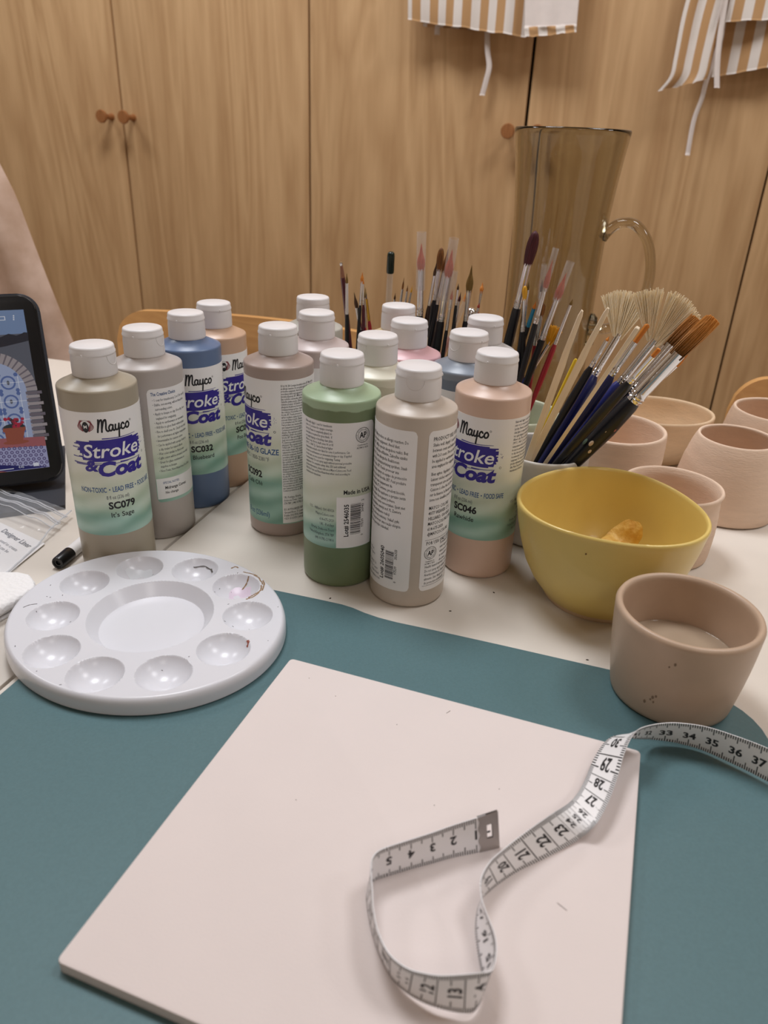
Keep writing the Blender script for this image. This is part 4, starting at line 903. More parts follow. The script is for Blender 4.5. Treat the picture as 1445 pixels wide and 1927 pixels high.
# grey cup with rinsing water
o_, i_ = rimmed(.0325, .0378, .0545, .0042, bulge=.0008)
t = vessel('grey_cup', 'warm grey glazed cup holding rinse water, nearest at the right edge', 'cup', (.1632, .3315, .0019), o_, i_, GREYGL)
bm = bmesh.new(); lathe(bm, [(0, .0062), (.0275, .0062), (.0302, .0250), (.0306, .0262), (.0304, .0258), (.0, .0258)], 64); 
obj('rinse_water', bm, mat('murky_water', (172, 152, 130), .03, var=.05, vscale=20, spec=.5, coat=.3), t, True, 30, 'murky tan rinse water')
bm = bmesh.new()
for (x, y, z, s) in ((-.60, -.80, .017, .0007), (-.565, -.825, .0185, .0006), (-.68, -.73, .012, .0007), (-.62, -.78, .0150, .0005), (-.58, -.81, .0140, .0005), (-.50, -.87, .0400, .0004), (-.44, -.90, .0425, .0006)):
    k = .0329+.0055*z/.0545; lathe(bm, [(0, -.0002), (s, 0), (0, .0003)], 9, Matrix.Translation((x*k, y*k, z)) @ Matrix.Rotation(atan2(y, x), 4, 'Z') @ Matrix.Rotation(pi/2, 4, 'Y') @ Matrix.Scale(1.6, 4, (1, 0, 0)))
obj('glaze_flaw', bm, mat('flaw_brown', (128, 106, 84), .6), t)

def bisque(nm, label, pos, rb, rr_, h, th, m=BISQUE, **k):
    o_, i_ = rimmed(rb, rr_, h, th, **k)
    sd = pos[0]*50
    return vessel(nm, label, 'bowl' if 'bowl' in nm else 'cup', pos, o_, i_, m, rf=lambda a, z: 1+.006*noise.noise((cos(a)+sd, sin(a), z*25))+.003*sin(z*900), group='unglazed bisque pots at the right')
bisque('bisque_bowl', 'small unglazed bowl with a flared lip, tucked behind the yellow bowl', (.2105, .5000), .0345, .0330, .0545, .0030, bulge=.0016, flare=.0028)
bisque('bisque_cup', 'unglazed cup with a narrow rim and wide base, in front at the right edge', (.2870, .5785), .0415, .0312, .0655, .0030, bulge=.0030)
bisque('bisque_cup', 'unglazed cup partly out of frame, farthest back below the right chair', (.3560, .6560), .0430, .0385, .0650, .0032, bulge=.0035)
bisque('bisque_cup', 'unglazed cup with throwing rings inside, right behind the long paint brushes', (.1910, .5930), .0395, .0415, .0645, .0036, bulge=.0012)
o_, i_ = rimmed(.034, .0500, .048, .0032, bulge=.004)
vessel('bisque_bowl', 'wide unglazed bowl half hidden behind the ringed cup and brushes', 'bowl', (.2600, .6960), o_, i_, BISQUE2, rf=lambda a, z: 1+.10*cos(2*(a-.0)), group='unglazed bisque pots at the right')

# brush pots
WHITEG = mat('white_glaze', (226, 222, 216), .3, var=.015); PALEGREEN = mat('pale_green_glaze', (214, 218, 192), .35)
def pot(label, pos, r, h, m, rb=None):
    o_, i_ = rimmed(rb or r-.0015, r, h, .0028)
    return vessel('brush_pot', label, 'pot', pos, o_, i_, m)
pot('white ceramic pot behind the yellow bowl, full of leaning brushes and sticks', (.118, .522), .0335, .070, WHITEG)
pot('pale green pot of brushes standing before the glass jug', (.113, .640), .040, .060, PALEGREEN)
pot('brush pot hidden behind the pink and slate bottles', (.043, .676), .034, .070, WHITEG)
pot('brush pot hidden behind the cream bottle, holding the maroon pencil', (-.030, .700), .033, .070, WHITEG)
pot('brush pot hidden behind the butter yellow bottle, holding the capped vial', (.010, .745), .025, .070, WHITEG)

# ---------------------------------------------------------------- glass jug
def glass(name, col, rough=0.0):
    m = bpy.data.materials.new(name); m.use_nodes = True; nt = m.node_tree; N = nt.nodes; L = nt.links
    p = N['Principled BSDF']; p.inputs['Base Color'].default_value = srgb(*col); p.inputs['Roughness'].default_value = rough
    p.inputs['Transmission Weight'].default_value = 1; p.inputs['IOR'].default_value = 1.47
    return m
SMOKE = glass('smoked_glass', (217, 212, 195))
t = thing('glass_jug', 'tall smoky glass jug with a looped handle behind the brushes', 'jug', (.1490, .7250, 0))
JO = [(0, 0), (.036, 0), (.0405, .0015), (.0420, .005), (.0425, .02), (.0420, .06), (.0412, .105), (.0410, .137), (.0412, .170), (.0416, .197), (.0428, .222), (.0448, .2455), (.0470, .266), (.0490, .281), (.0496, .2845), (.0492, .2862), (.0482, .2866), (.0472, .2856), (.0468, .2840)]
JI = [(.0448, .266), (.0426, .2455), (.0406, .222), (.0394, .197), (.0390, .170), (.0388, .137), (.0390, .105), (.0398, .06), (.0402, .03), (.0385, .016), (.030, .0105), (0, .0095)]
bm = bmesh.new(); lathe(bm, JO+JI, 96, cap0=False, cap1=False); obj('jug_body', bm, SMOKE, t, True, 60)
hd = Vector((.94, -.34, 0)).normalized()
HP = [(.0390, .2000), (.0440, .2075), (.0530, .2135), (.0660, .2125), (.0785, .1990), (.0850, .1755), (.0835, .1510), (.0740, .1320), (.0590, .1225), (.0450, .1190), (.0392, .1180)]
bm = bmesh.new(); Q = catmull([hd*r+Vector((0, 0, z)) for r, z in HP], 8)
tube(bm, Q, [(.0090 if i > len(Q)-14 or i < 5 else .0066 + .0010*min(1, i/20), .0046) for i in range(len(Q))], 20); obj('handle', bm, SMOKE, t, True, 80)
bm = bmesh.new(); lathe(bm, [(0, -.002), (.009, -.0015), (.0105, .002), (.008, .006), (0, .008)], 24, Matrix.Translation(hd*.0400+Vector((0, 0, .1175))) @ Matrix.Rotation(atan2(hd.y, hd.x), 4, 'Z') @ Matrix.Rotation(pi/2, 4, 'Y') @ Matrix.Scale(1.6, 4, (1, 0, 0)))
obj('handle_root', bm, SMOKE, t, True, 80)

# ---------------------------------------------------------------- brushes
def frame(T, B):
    z = (T-B).normalized(); v = (T-CAM).normalized(); x = v.cross(z).normalized(); y = z.cross(x).normalized()
    return Matrix(((x.x, y.x, z.x, B.x), (x.y, y.y, z.y, B.y), (x.z, y.z, z.z, B.z), (0, 0, 0, 1)))
def rev(parent, name, prof, m, n=20, rf=None, label=None, flat=1.0):
    bm = bmesh.new(); lathe(bm, prof, n, rf=rf)
    if flat != 1: bmesh.ops.transform(bm, matrix=Matrix.Scale(flat, 4, (0, 1, 0)), verts=bm.verts)
    return obj(name, bm, m, parent, True, 50, label)
def tuft(parent, z0, z1, r, m, shape='point', flat=1.0):
    L_ = z1-z0; pr = []
    for i in range(13):
        f = i/12
        if shape == 'point': k = (1-f)**.75*(1+.5*sin(pi*min(1, f*1.6))) if f < 1 else 0
        elif shape == 'filbert': k = (1+.35*sin(pi*f*.8))*sqrt(max(0, 1-f**4))
        elif shape == 'chisel': k = 1+.15*f if f < .97 else .7
        else: k = (1+.25*sin(pi*f))*sqrt(max(0, 1-f**2.2))
        pr.append((r*k if i < 12 else (0 if shape != 'chisel' else r*.5), z0+L_*f))
    rr = random.Random(int(z1*1e6)); ph = [rr.uniform(0, 6) for _ in range(3)]
    return rev(parent, 'bristles', [(r*.95, z0-.002)]+pr, m, 40, lambda a, z: 1+.05*sin(13*a+ph[0])+.03*sin(7*a+ph[1]), None, flat)
def fan(parent, z0, L_, a0, a1, m, gaps=(), n=90, seed=1, r0=.004, taper=False, dy=.0012, th=.00046):
    bm = bmesh.new(); rr = random.Random(seed)
    for k in range(n):
        f = (k+.5)/n+rr.uniform(-.006, .006)
        if any(g0 < f < g1 for g0, g1 in gaps): continue
        a = a0+(a1-a0)*f; l = L_*(.90+.12*sin(pi*min(1, max(0, f)))+rr.uniform(-.06, .03)) if not taper else L_*(1-.28*rr.random()**1.5); xs = r0*(2*f-1)*.8; y = rr.uniform(-dy, dy)
        bend = rr.uniform(-.04, .04); P = []
        for i in range(6):
            q = i/5; aa = a+bend*q
            P.append((xs*(1 if not taper else 1-.9*q**2.2)+l*q*sin(aa), y*((1+.8*q) if not taper else (1-.85*q))+.0006*sin(k), z0-.003+l*q*cos(aa)))
        tube(bm, P, [(th*(1-.45*i/5), th*.7) for i in range(6)], 5)
    return obj('bristles', bm, m, parent, True, 60)
def brush_thing(name, label, T, B, group, cat='brush'):
    e = bpy.data.objects.new(name, None); COL.objects.link(e); e.empty_display_size = .01
    M = frame(T, B); e.matrix_world = M
    tag(e, label, cat, group); return e
def crimp(r, z0, z1, n=2):
    """ferrule profile with two pressed rings near the handle"""
    P = [(r*1.02, z0)]
    for i in range(n):
        z = z0+.0015+i*.0022; P += [(r*1.02, z), (r*1.12, z+.0007), (r*1.12, z+.0011), (r*1.0, z+.0017)]
    return P
BD = {}
for (cup, key, T, B, hb, fe, w_) in BRUSHES: BD[cup+':'+key] = (Vector(T), Vector(B), hb, fe, [x/1000 for x in w_])
GRP = {'white': 'brushes and sticks in the white pot', 'green': 'brushes in the pale green pot', 'mid': 'brushes in the pot behind the pink bottle', 'left': 'brushes in the pot behind the cream bottle', 'small': 'brushes in the pot behind the butter yellow bottle'}
def std(k, label, hm, fm, hmat, shape='point', flat=1.0, tubec=None, belly=1.15, hcol=None, name='paint_brush', tip=True, speck=None):
    T, B, hb, fe, wd = BD[k]; L_ = (T-B).length
    e = brush_thing(name, label, T, B, GRP[k.split(':')[0]])
    rh, rf_, rd = wd[0], wd[1], wd[2]
    zh, zf = L_-hb, L_-fe
    if tip: tuft(e, zh, L_, rh, hm, shape, flat)
    # ferrule: from rh-ish at the hair to rf_ at the handle
    fp = crimp(rf_, zf, zh)+[(rf_*.98, zf+.008), (max(rf_*.9, rh*.98), zh-.001), (max(rf_*.9, rh*.98), zh)]
    rev(e, 'ferrule', fp, fm, 24)
    hp = [(rd*.35, 0), (rd*.55, .004), (rd*.8, zf*.5), (rd*belly, zf*.80), (rd*1.02, zf-.004), (rf_*.96, zf+.001)]
    h = rev(e, 'handle', hp, hmat, 24)
    if tubec:
        z0, z1, r = tubec; bm = bmesh.new(); lathe(bm, [(r, z0), (r, z1), (r*.90, z1), (r*.90, z0)], 24, cap0=False, cap1=False)
        obj('protective_tube', bm, TUBEM, e, True, 40)
    return e, L_, zh, zf, wd
# -- white pot
def graded(name, a, b, z0, z1):
    m = bpy.data.materials.new(name); m.use_nodes = True; nt = m.node_tree; N = nt.nodes; L = nt.links; p = N['Principled BSDF']; p.inputs['Roughness'].default_value = .5
    tc = N.new('ShaderNodeTexCoord'); sp = N.new('ShaderNodeSeparateXYZ'); L.new(tc.outputs['Object'], sp.inputs[0])
    nz = N.new('ShaderNodeTexNoise'); nz.inputs['Scale'].default_value = 900; L.new(tc.outputs['Object'], nz.inputs['Vector'])
    ma = N.new('ShaderNodeMath'); ma.operation = 'MULTIPLY_ADD'; ma.inputs[1].default_value = .012; L.new(nz.outputs['Fac'], ma.inputs[0]); L.new(sp.outputs['Z'], ma.inputs[2])
    mr = N.new('ShaderNodeMapRange'); mr.inputs['From Min'].default_value = z0; mr.inputs['From Max'].default_value = z1; L.new(ma.outputs[0], mr.inputs['Value'])
    mx = N.new('ShaderNodeMix'); mx.data_type = 'RGBA'; L.new(mr.outputs[0], mx.inputs[0]); mx.inputs[6].default_value = srgb(*a); mx.inputs[7].default_value = srgb(*b); L.new(mx.outputs[2], p.inputs['Base Color'])
    return m
_l = (BD['white:bigB'][0]-BD['white:bigB'][1]).length
H_GOLDB = graded('brown_to_amber_hair', (104, 70, 32), (224, 150, 64), _l-.030, _l+.004)
def stick(k, label, wide, blade, m=RAWWOOD, th=.0022):
    T, B, hb, fe, wd = BD[k]; L_ = (T-B).length
    e = brush_thing('wooden_modelling_tool', label, T, B, GRP['white'], 'tool'); a = wd[0]
    n = [( -.0022, 0), (.0022, 0), (.0023, L_-blade-.012), (a, L_-blade), (a, L_-.004), (a*.6, L_-.0006), (-a*.2, L_), (-a*.75, L_-.004), (-.0024, L_-blade-.004)]
    if not wide: n = [(-.0016, 0), (.0016, 0), (a*.9, L_*.6), (a, L_-.0012), (a*.7, L_), (-a*.7, L_), (-a, L_-.0012), (-a*.9, L_*.6)]
    bm = bmesh.new(); prism(bm, n, -th/2, th/2, bev=.0005); bmesh.ops.transform(bm, matrix=Matrix.Rotation(pi/2, 4, 'X'), verts=bm.verts)
    obj('tool_body', bm, m, e, True, 40); return e
stick('white:woodA', 'pale wooden modelling knife with a notched blade, leftmost in the white pot', True, .028)
stick('white:woodB', 'pale wooden modelling knife with a long blade, overlapping the yellow stick', True, .030)
stick('white:woodC', 'slim square ended wooden stick crossing in front of the navy brushes', False, 0, th=.0026)
T, B, hb, fe, wd = BD['white:yellow']; e = brush_thing('yellow_stick', 'thin yellow painted stick in the white pot beside the wooden knife', T, B, GRP['white'], 'stick')
rev(e, 'stick_body', [(.0010, 0), (wd[0]*.7, .01), (wd[0], .08), (wd[0], (T-B).length-.001), (wd[0]*.6, (T-B).length)], YELLOWP, 16)
std('white:thinblack', 'slim black handled brush with a tapering silver ferrule, left of the navy fan brush', H_ORANGE, CHROME, BLACKLAC)
e, L_, zh, zf, wd = std('white:fanA', 'navy handled fan brush with cream bristles, the left of two fans', H_WHITE, CHROME, NAVY, tip=False)
fan(e, zh, .0325, radians(-46), radians(9), H_WHITE, seed=2, n=210)
e, L_, zh, zf, wd = std('white:fanB', 'blue handled fan brush with widely spread split cream bristles, the right of two fans', H_WHITE, CHROME, BLUEL, tip=False)
fan(e, zh, .0350, radians(-56), radians(21), H_WHITE, gaps=((.40, .47),), seed=5, n=250, r0=.005)
std('white:flatA', 'navy brush with a small flat orange tip between the two fan brushes', H_ORANGE, CHROME, NAVY, 'chisel', .6)
std('white:flatB', 'black brush with a stubby orange tip below the right fan brush', H_ORANGE, CHROME, BLACKLAC, 'chisel', .6)
e, L_, zh, zf, wd = std('white:bigA', 'large black handled brush with a pointed orange brown tip, second from the right', H_ORANGE, CHROME, BLACKLAC, tip=False)
fan(e, zh, L_-zh, radians(-3), radians(9), H_GOLDB, seed=11, n=240, r0=wd[0]*.95, taper=True, dy=.0032, th=.0005)
def specks(e, zs, rd, cols):
    rr = random.Random(int(rd*1e6))
    for i, (z, a, s, m) in enumerate(zs):
        bm = bmesh.new(); lathe(bm, [(0, -.0002), (s, 0), (s*.6, .0003), (0, .0004)], 9, Matrix.Rotation(a, 4, 'Z') @ Matrix.Translation((0, -rd, z)) @ Matrix.Rotation(pi/2, 4, 'X') @ Matrix.Scale(1.7, 4, (0, 1, 0)))
        obj('paint_spot', bm, m, e, True, 60)
PS1 = mat('spot_cream', (206, 186, 164), .6); PS2 = mat('spot_rose', (176, 104, 98), .6); PS3 = mat('spot_green', (74, 90, 74), .6)
e, L_, zh, zf, wd = std('white:bigB', 'largest black brush speckled with paint, its brown bristles farthest right', H_BROWN, CHROME, BLACKLAC, tip=False)
fan(e, zh, L_-zh, radians(-4), radians(8), H_GOLDB, seed=12, n=300, r0=wd[0]*.95, taper=True, dy=.0040, th=.0005)
specks(e, [(zf*.80, .2, .0011, PS1), (zf*.83, .9, .0010, PS2), (zf*.70, -.1, .0014, PS1), (zf*.66, .4, .0010, PS1), (zf*.68, -.8, .0016, PS3)], wd[2]*1.08, None)
std('white:peek', 'slim brush with an orange tip, under the largest black brush', H_ORANGE, CHROME, RAWWOOD)
# -- pale green pot
std('green:maroon', 'black brush with a thick maroon filbert tip, tallest in the pale green pot', H_MAROON, STEEL, BLACKLAC, 'filbert')
std('green:yellowtip', 'small black brush with a rounded yellow tip, beside the maroon tipped one', H_YEL, STEEL, BLACKLAC, 'filbert')
def capped(k, label, handle, hm=H_CORAL, tr=1.25, up=.0085, down=.012):
    T, B, hb, fe, wd = BD[k]; L_ = (T-B).length; zh = L_-hb
    return std(k, label, hm, STEEL, handle, 'point', 1, (zh-down, L_+up, max(wd[0], wd[1])*tr))
capped('green:tubeA', 'coral haired brush in a clear tube, left of two before the jug', BLACKLAC, down=.003)
capped('green:tubeB', 'coral haired brush in a clear tube, right of two before the jug', BLACKLAC, down=.003)
capped('green:tubeS', 'red handled brush with dark hair in a narrow clear tube', REDLAC, H_GREY, 1.35, .012, .006)
std('green:turq', 'turquoise brush with a thin orange tip in the pale green pot', H_ORANGE, TURQ, BLACKLAC)
std('green:brown', 'small brush with a soft brown oval tip in the pale green pot', H_BROWN, STEEL, BLACKLAC, 'filbert')
e, L_, zh, zf, wd = std('green:yellowfan', 'blue handled brush with splayed bright yellow bristles', H_YEL, STEEL, BLUE2, tip=False)
fan(e, zh, .0155, radians(-33), radians(10), H_YEL, seed=8, n=60, r0=.0020)
std('green:redlong', 'red handled brush with a long ferrule and tiny tip, rightmost in the pale green pot', H_OLIVE, STEEL, REDLAC)
std('green:black2', 'thin black brush with a fine olive point behind the yellow tipped one', H_OLIVE, STEEL, BLACKLAC)
# -- middle pot
capped('mid:tubeA', 'coral haired brush in a frosted tube, tallest, left in the middle pot', BLACKLAC, tr=1.42, down=.018)
capped('mid:tubeB', 'black handled coral haired brush in a frosted tube, tilting right in the middle pot', BLACKLAC, tr=1.35, down=.022)
std('mid:brownround', 'brush with a rounded brown tip left of the tilted frosted tube', H_BROWN, STEEL, BLACKLAC, 'filbert')
std('mid:dark', 'dark brown handled brush with a slim dark tip, leaning right', H_DARK, STEEL, mat('dark_brown_lacquer', (44, 24, 22), .3))
std('mid:orangebehind', 'brush with orange brown hair behind the tilted frosted tube', H_BROWN, STEEL, BLACKLAC)
std('mid:blue', 'navy brush with a bright blue ferrule and small orange tip', H_ORANGE, mat('blue_ferrule', (36, 130, 196), .3), BLACKLAC)
capped('mid:tubeS', 'fine coral brush in a narrow clear tube right of the tilted frosted tube', BLACKLAC, H_CORAL, 1.7, .016, .008)
std('mid:olive', 'brush with a large pointed olive brown tip, right in the middle pot', H_OLIVE, STEEL, BLACKLAC)
std('mid:orangeflat', 'pink handled brush with a flat orange tip leaning far right', H_ORANGE, CLEARP, PINKH, 'chisel', .5)
std('mid:darksmall', 'small brush with a tiny dark tip and bright collar, behind the flat orange one', H_DARK, STEEL, BLACKLAC)
std('mid:maroonsmall', 'small maroon haired brush between the narrow tube and the flat orange brush', H_MAROON, STEEL, BLACKLAC)
std('mid:thinorange', 'thin red handled brush with an orange tip, standing alone at the right', H_ORANGE, STEEL, REDLAC)
std('mid:redtip', 'small brush with a red tip at the far right of the middle pot', hair('red_hair', (150, 50, 40), (180, 80, 60)), STEEL, BLACKLAC)
T, B, hb, fe, wd = BD['mid:ball']; L_ = (T-B).length; e = brush_thing('ball_tool', 'shiny steel ball ended tool above the pearl grey bottle', T, B, GRP['mid'], 'tool')
rev(e, 'steel_ball', [(0, L_-.012)]+[(.0052*sin(pi*i/12), L_-.0052-.0052*cos(pi*i/12)) for i in range(1, 12)]+[(0, L_)], CHROME, 28); rev(e, 'shaft', [(.0012, 0), (.0012, L_-.009)], STEEL, 12)
T, B, hb, fe, wd = BD['small:vial']; L_ = (T-B).length; e = brush_thing('capped_vial', 'clear vial with a dark green cap standing behind the butter yellow bottle', T, B, GRP['small'], 'vial')
zc = L_-.0185; bm = bmesh.new(); lathe(bm, [(.0030, .001), (.0030, zc), (.0025, zc), (.0025, .001)], 24, cap0=False, cap1=False); obj('tube', bm, CLEARP, e)
rev(e, 'cap', [(.0034, zc-.001), (.0036, zc), (.0035, L_-.004), (.0031, L_-.0012), (.002, L_-.0002), (0, L_)], mat('dark_green_cap', (26, 40, 34), .2), 28)
std('small:trioA', 'fine brush with a slanted brown tip, left of three small ones', H_BROWN, STEEL, BLACKLAC)
std('small:trioB', 'fine brush with a rust tip, middle of three small ones', H_BROWN, STEEL, BLACKLAC)
std('small:trioC', 'fine brush with a yellow ochre tip, right of three small ones', H_YEL, STEEL, BLACKLAC)
std('small:darktip', 'small brush with a dark olive tip beside the capped vial', H_DARK, STEEL, BLACKLAC)
# -- left pot
T, B, hb, fe, wd = BD['left:pencil']; L_ = (T-B).length; e = brush_thing('maroon_pencil', 'maroon pencil sharpened tip up, leftmost in the back brush pots', T, B, GRP['left'], 'pencil')
rev(e, 'barrel', [(wd[1], 0), (wd[1], L_-hb)], MAROONL, 6); rev(e, 'sharpened_cone', [(wd[1]*.98, L_-hb), (.0012, L_-.003)], mat('cut_pencil_wood', (150, 104, 82), .7), 16); rev(e, 'lead', [(.0012, L_-.003), (.0014, L_-.0012), (.0006, L_)], CHROME, 12)
std('left:white', 'black brush with a white ferrule and thin ochre tip beside the maroon pencil', H_OLIVE, mat('white_ferrule', (224, 220, 222), .3), BLACKLAC)
std('left:dark', 'black brush with a pointed dark brown tip leaning left', H_DARK, STEEL, BLACKLAC)
std('left:orange', 'brush with a bright orange tip, tallest of the group behind the cream bottle', H_ORANGE, STEEL, BLACKLAC)
std('left:orange2', 'brush with a darker orange tip just behind the bright orange one', H_ORANGE, STEEL, MAROONL)
std('left:olive', 'red handled brush with a frayed olive tip behind the cream bottle', H_OLIVE, STEEL, REDLAC)
std('left:gold', 'dark red brush with a gold ferrule, rightmost behind the cream bottle', H_GREY, GOLD, REDLAC)

# ---------------------------------------------------------------- tablet in its folio case
TX = Vector((.908, .418, 0)).normalized(); TB = Vector((-.418, .908, 0)).normalized()
TV = (TB*.0455+Vector((0, 0, .140))).normalized(); TN = TX.cross(TV)
t = bpy.data.objects.new('tablet', None); COL.objects.link(t); t.empty_display_size = .02
t.matrix_world = Matrix(((TX.x, TV.x, TN.x, -.2685), (TX.y, TV.y, TN.y, .5655), (TX.z, TV.z, TN.z, .0085), (0, 0, 0, 1)))
tag(t, 'black tablet propped in a dark folio case, showing a tiled courtyard arch', 'tablet')
bm = bmesh.new(); prism(bm, rrect(-.245, 0, 0, .149, .013, 8), -.008, 0, bev=.0012, seg=3); obj('tablet_body', bm, BLACKPL, t)
bm = bmesh.new(); prism(bm, rrect(-.248, .0022, -.002, .151, .015, 8), -.0115, -.0068, bev=.001); obj('case_shell', bm, DARKCASE, t)
SH = .127; sx1, sy0 = -.0098, .0105
def em(n, c):
    m = mat('screen_'+n, c, .25, var=.02, emis=.42, spec=.3); p = m.node_tree.nodes['Principled BSDF']
    for l in list(p.inputs['Base Color'].links): m.node_tree.links.remove(l)
    p.inputs['Base Color'].default_value = (.01, .01, .012, 1); return m
SM = [em('sky', (112, 132, 166)), em('roof', (38, 38, 46)), em('wall', (86, 88, 98)), em('brick', (150, 140, 142)), em('mortar', (104, 96, 104)), em('tile', (150, 160, 188)), em('tileblue', (82, 100, 150)), em('terracotta', (140, 74, 58)), em('flower', (160, 40, 62)), em('leaf', (42, 48, 52)), em('sill', (150, 86, 90)), em('pattern', (150, 150, 184)), em('patterndark', (84, 76, 116)), em('navy', (28, 30, 92)), em('white', (206, 208, 218)), em('orange', (168, 92, 74))]
S = Flat()
def xr(y): return 250+(y-215)*.115
def q(x, y): return (sx1+(x-xr(y))/10500.0, sy0+(1695-y)/1480*SH)
def qp(P, mi, ly): S.poly([q(*p) for p in P], mi, ly)
x0, x1, y0, y1 = sx1-.2, sx1, sy0, sy0+SH
S.poly([(x0, y0), (x1, y0), (x1, y1), (x0, y1)], 2, 1)
S.poly([(x0, q(0, 470)[1]), (x1, q(0, 430)[1]), (x1, y1), (x0, y1)], 0, 2)
wav = [(-560+i*30, 470-12*sin(i*.75)**2*2+(-1.5*max(0, i-18))*1.2) for i in range(29)]
qp([(x, y-10) for x, y in wav]+[(xr(505), 500), (100, 540), (-560, 640)], 1, 3)
# arch: ring of bricks and the pillar under it
cx_, cy_ = q(0, 960)
def arch(r, a): return (cx_+r*cos(a), cy_+r*sin(a))
for i in range(22):
    a = pi*(i/22); S.poly([arch(.0245, a), arch(.0325, a), arch(.0325, a+pi/22*.72), arch(.0245, a+pi/22*.72)], 3, 4)
    S.poly([arch(.0245, a+pi/22*.72), arch(.0325, a+pi/22*.72), arch(.0325, a+pi/22), arch(.0245, a+pi/22)], 4, 4)
S.poly([arch(.0245, pi*i/24) for i in range(25)]+[(cx_-.0245, q(0, 1430)[1]), (cx_+.0245, q(0, 1430)[1])], 5, 4)
for k in range(14):
    y = 960+k*34; w_ = .010 if k % 3 else .012
    px, pv = cx_+.0235, cy_-(k+1)*.0029; S.rect(px, px+w_, pv, pv+.0024, 3 if k % 2 else 4, 5)
for i in range(-2, 3):
    for j in range(-3, 3):
        x, y = cx_-.003+i*.0150, cy_-.0075-j*.0150
        if hypot(x-cx_, max(0, y-cy_)) > .0205 or abs(x-cx_) > .021 or y < q(0, 1400)[1]: continue
        S.ring(x, y, .0042, .0056, 6, 5, 16); S.ellipse(x, y, .0011, .0019, 2, 5, 8)
        for sx_ in (-1, 1):
            for sy_ in (-1, 1): S.ellipse(x+sx_*.0062, y+sy_*.0062, .0017, .0017, 6, 5, 6)
for i in range(-1, 3): 
    xx = cx_-.0105+i*.0150
    if abs(xx-cx_) < .024: S.rect(xx-.0002, xx+.0002, q(0, 1430)[1], cy_+.012, 14, 5)
for j in range(4): yy = cy_+.0000+.0075-j*.0150; S.rect(cx_-.0235, cx_+.0235, yy-.0002, yy+.0002, 14, 5)
qp([(-800, 1330), (xr(1400), 1400), (xr(1490), 1490), (-800, 1420)], 10, 6)
qp([(-800, 1420), (xr(1490), 1490), (xr(1695), 1695), (-800, 1695)], 11, 6)
for i in range(16):
    for j in range(6):
        x, y = 400-i*42-(j % 2)*20, 1500+j*36-i*2.6
        if x < xr(y)-10 and y > 1425+70*(x+800)/1190: S.ring(*q(x, y), .0006, .0014, 12, 7, 10)
qp([(-800, 1530), (0, 1620), (xr(1695), 1690), (-800, 1695)], 13, 8); qp([(-800, 1620), (0, 1680), (90, 1695), (-800, 1695)], 15, 9)
qp([(75, 1310), (235, 1310), (215, 1430), (95, 1430)], 7, 8); qp([(62, 1290), (240, 1290), (238, 1325), (66, 1325)], 7, 9); S.ellipse(*q(165, 1428), .0095, .0017, 7, 7)
S.ellipse(*q(150, 1285), .0080, .0028, 9, 8)
rr = random.Random(2)
for i in range(26): S.ellipse(*q(150+rr.uniform(-72, 72), 1250+rr.uniform(-48, 34)), .0014, .0013, 8 if i % 3 else 9, 9, 8)
S.rect(q(60, 268)[0], q(108, 268)[0], q(0, 305)[1], q(0, 268)[1], 14, 9); S.rect(q(66, 268)[0], q(101, 268)[0], q(0, 299)[1], q(0, 274)[1], 0, 10)
S.ring(*q(0, 287), .0013, .0017, 14, 9, 20)
for y in (268, 285, 302): S.ellipse(*q(174, y), .0006, .0006, 14, 9, 10)
S.stroke([q(-700, 1700-20), q(136, 1672)], .0006, 14, 10, smooth=False); S.rect(q(292, 1655)[0], q(335, 1655)[0], q(0, 1672)[1], q(0, 1640)[1], 14, 10); S.text('4:45', q(176, 1676), .0030, 14, layer=10)
V = [(x, y, .00006+.000015*l) for x, y, l in S.V]
flat_obj('screen', V, S.F, SM, S.I, t)
bm = bmesh.new()
Mi = t.matrix_world.inverted()
def loc(x, y, z): return Mi @ Vector((x, y, z))
F0, F1 = Vector((-.2561, .5324, 0)), Vector((-.3066, .6577, 0)); D = -TX*.25
P = [F0, F1, F1+D, F0+D]
a = [bm.verts.new(loc(p.x, p.y, ZL+.0001)) for p in P]; b = [bm.verts.new(loc(p.x, p.y, -.0002)) for p in P]
bm.faces.new(a[::-1]); bm.faces.new(b)
for i in range(4): bm.faces.new((a[i], a[(i+1) % 4], b[(i+1) % 4], b[i]))
obj('folio_base', bm, DARKCASE, t, True, 40)
bm = bmesh.new()
top = [Vector((-.0005, .118, -.0115)), Vector((-.245, .118, -.0115))]; bot = [loc(*(F1-TX*.004)), loc(*(F1+D))]
v4 = [bm.verts.new(p) for p in (top[0], top[1], bot[1], bot[0])]; v5 = [bm.verts.new(p+Vector((0, 0, -.003))) for p in (top[0], top[1])]+[bm.verts.new(p+Vector((0, .002, -.002))) for p in (bot[1], bot[0])]
bm.faces.new(v4); bm.faces.new(v5[::-1])
for i in range(4): bm.faces.new((v4[i], v5[i], v5[(i+1) % 4], v4[(i+1) % 4]))
obj('folio_stand', bm, mat('folio_black', (26, 26, 30), .6), t, True, 40)

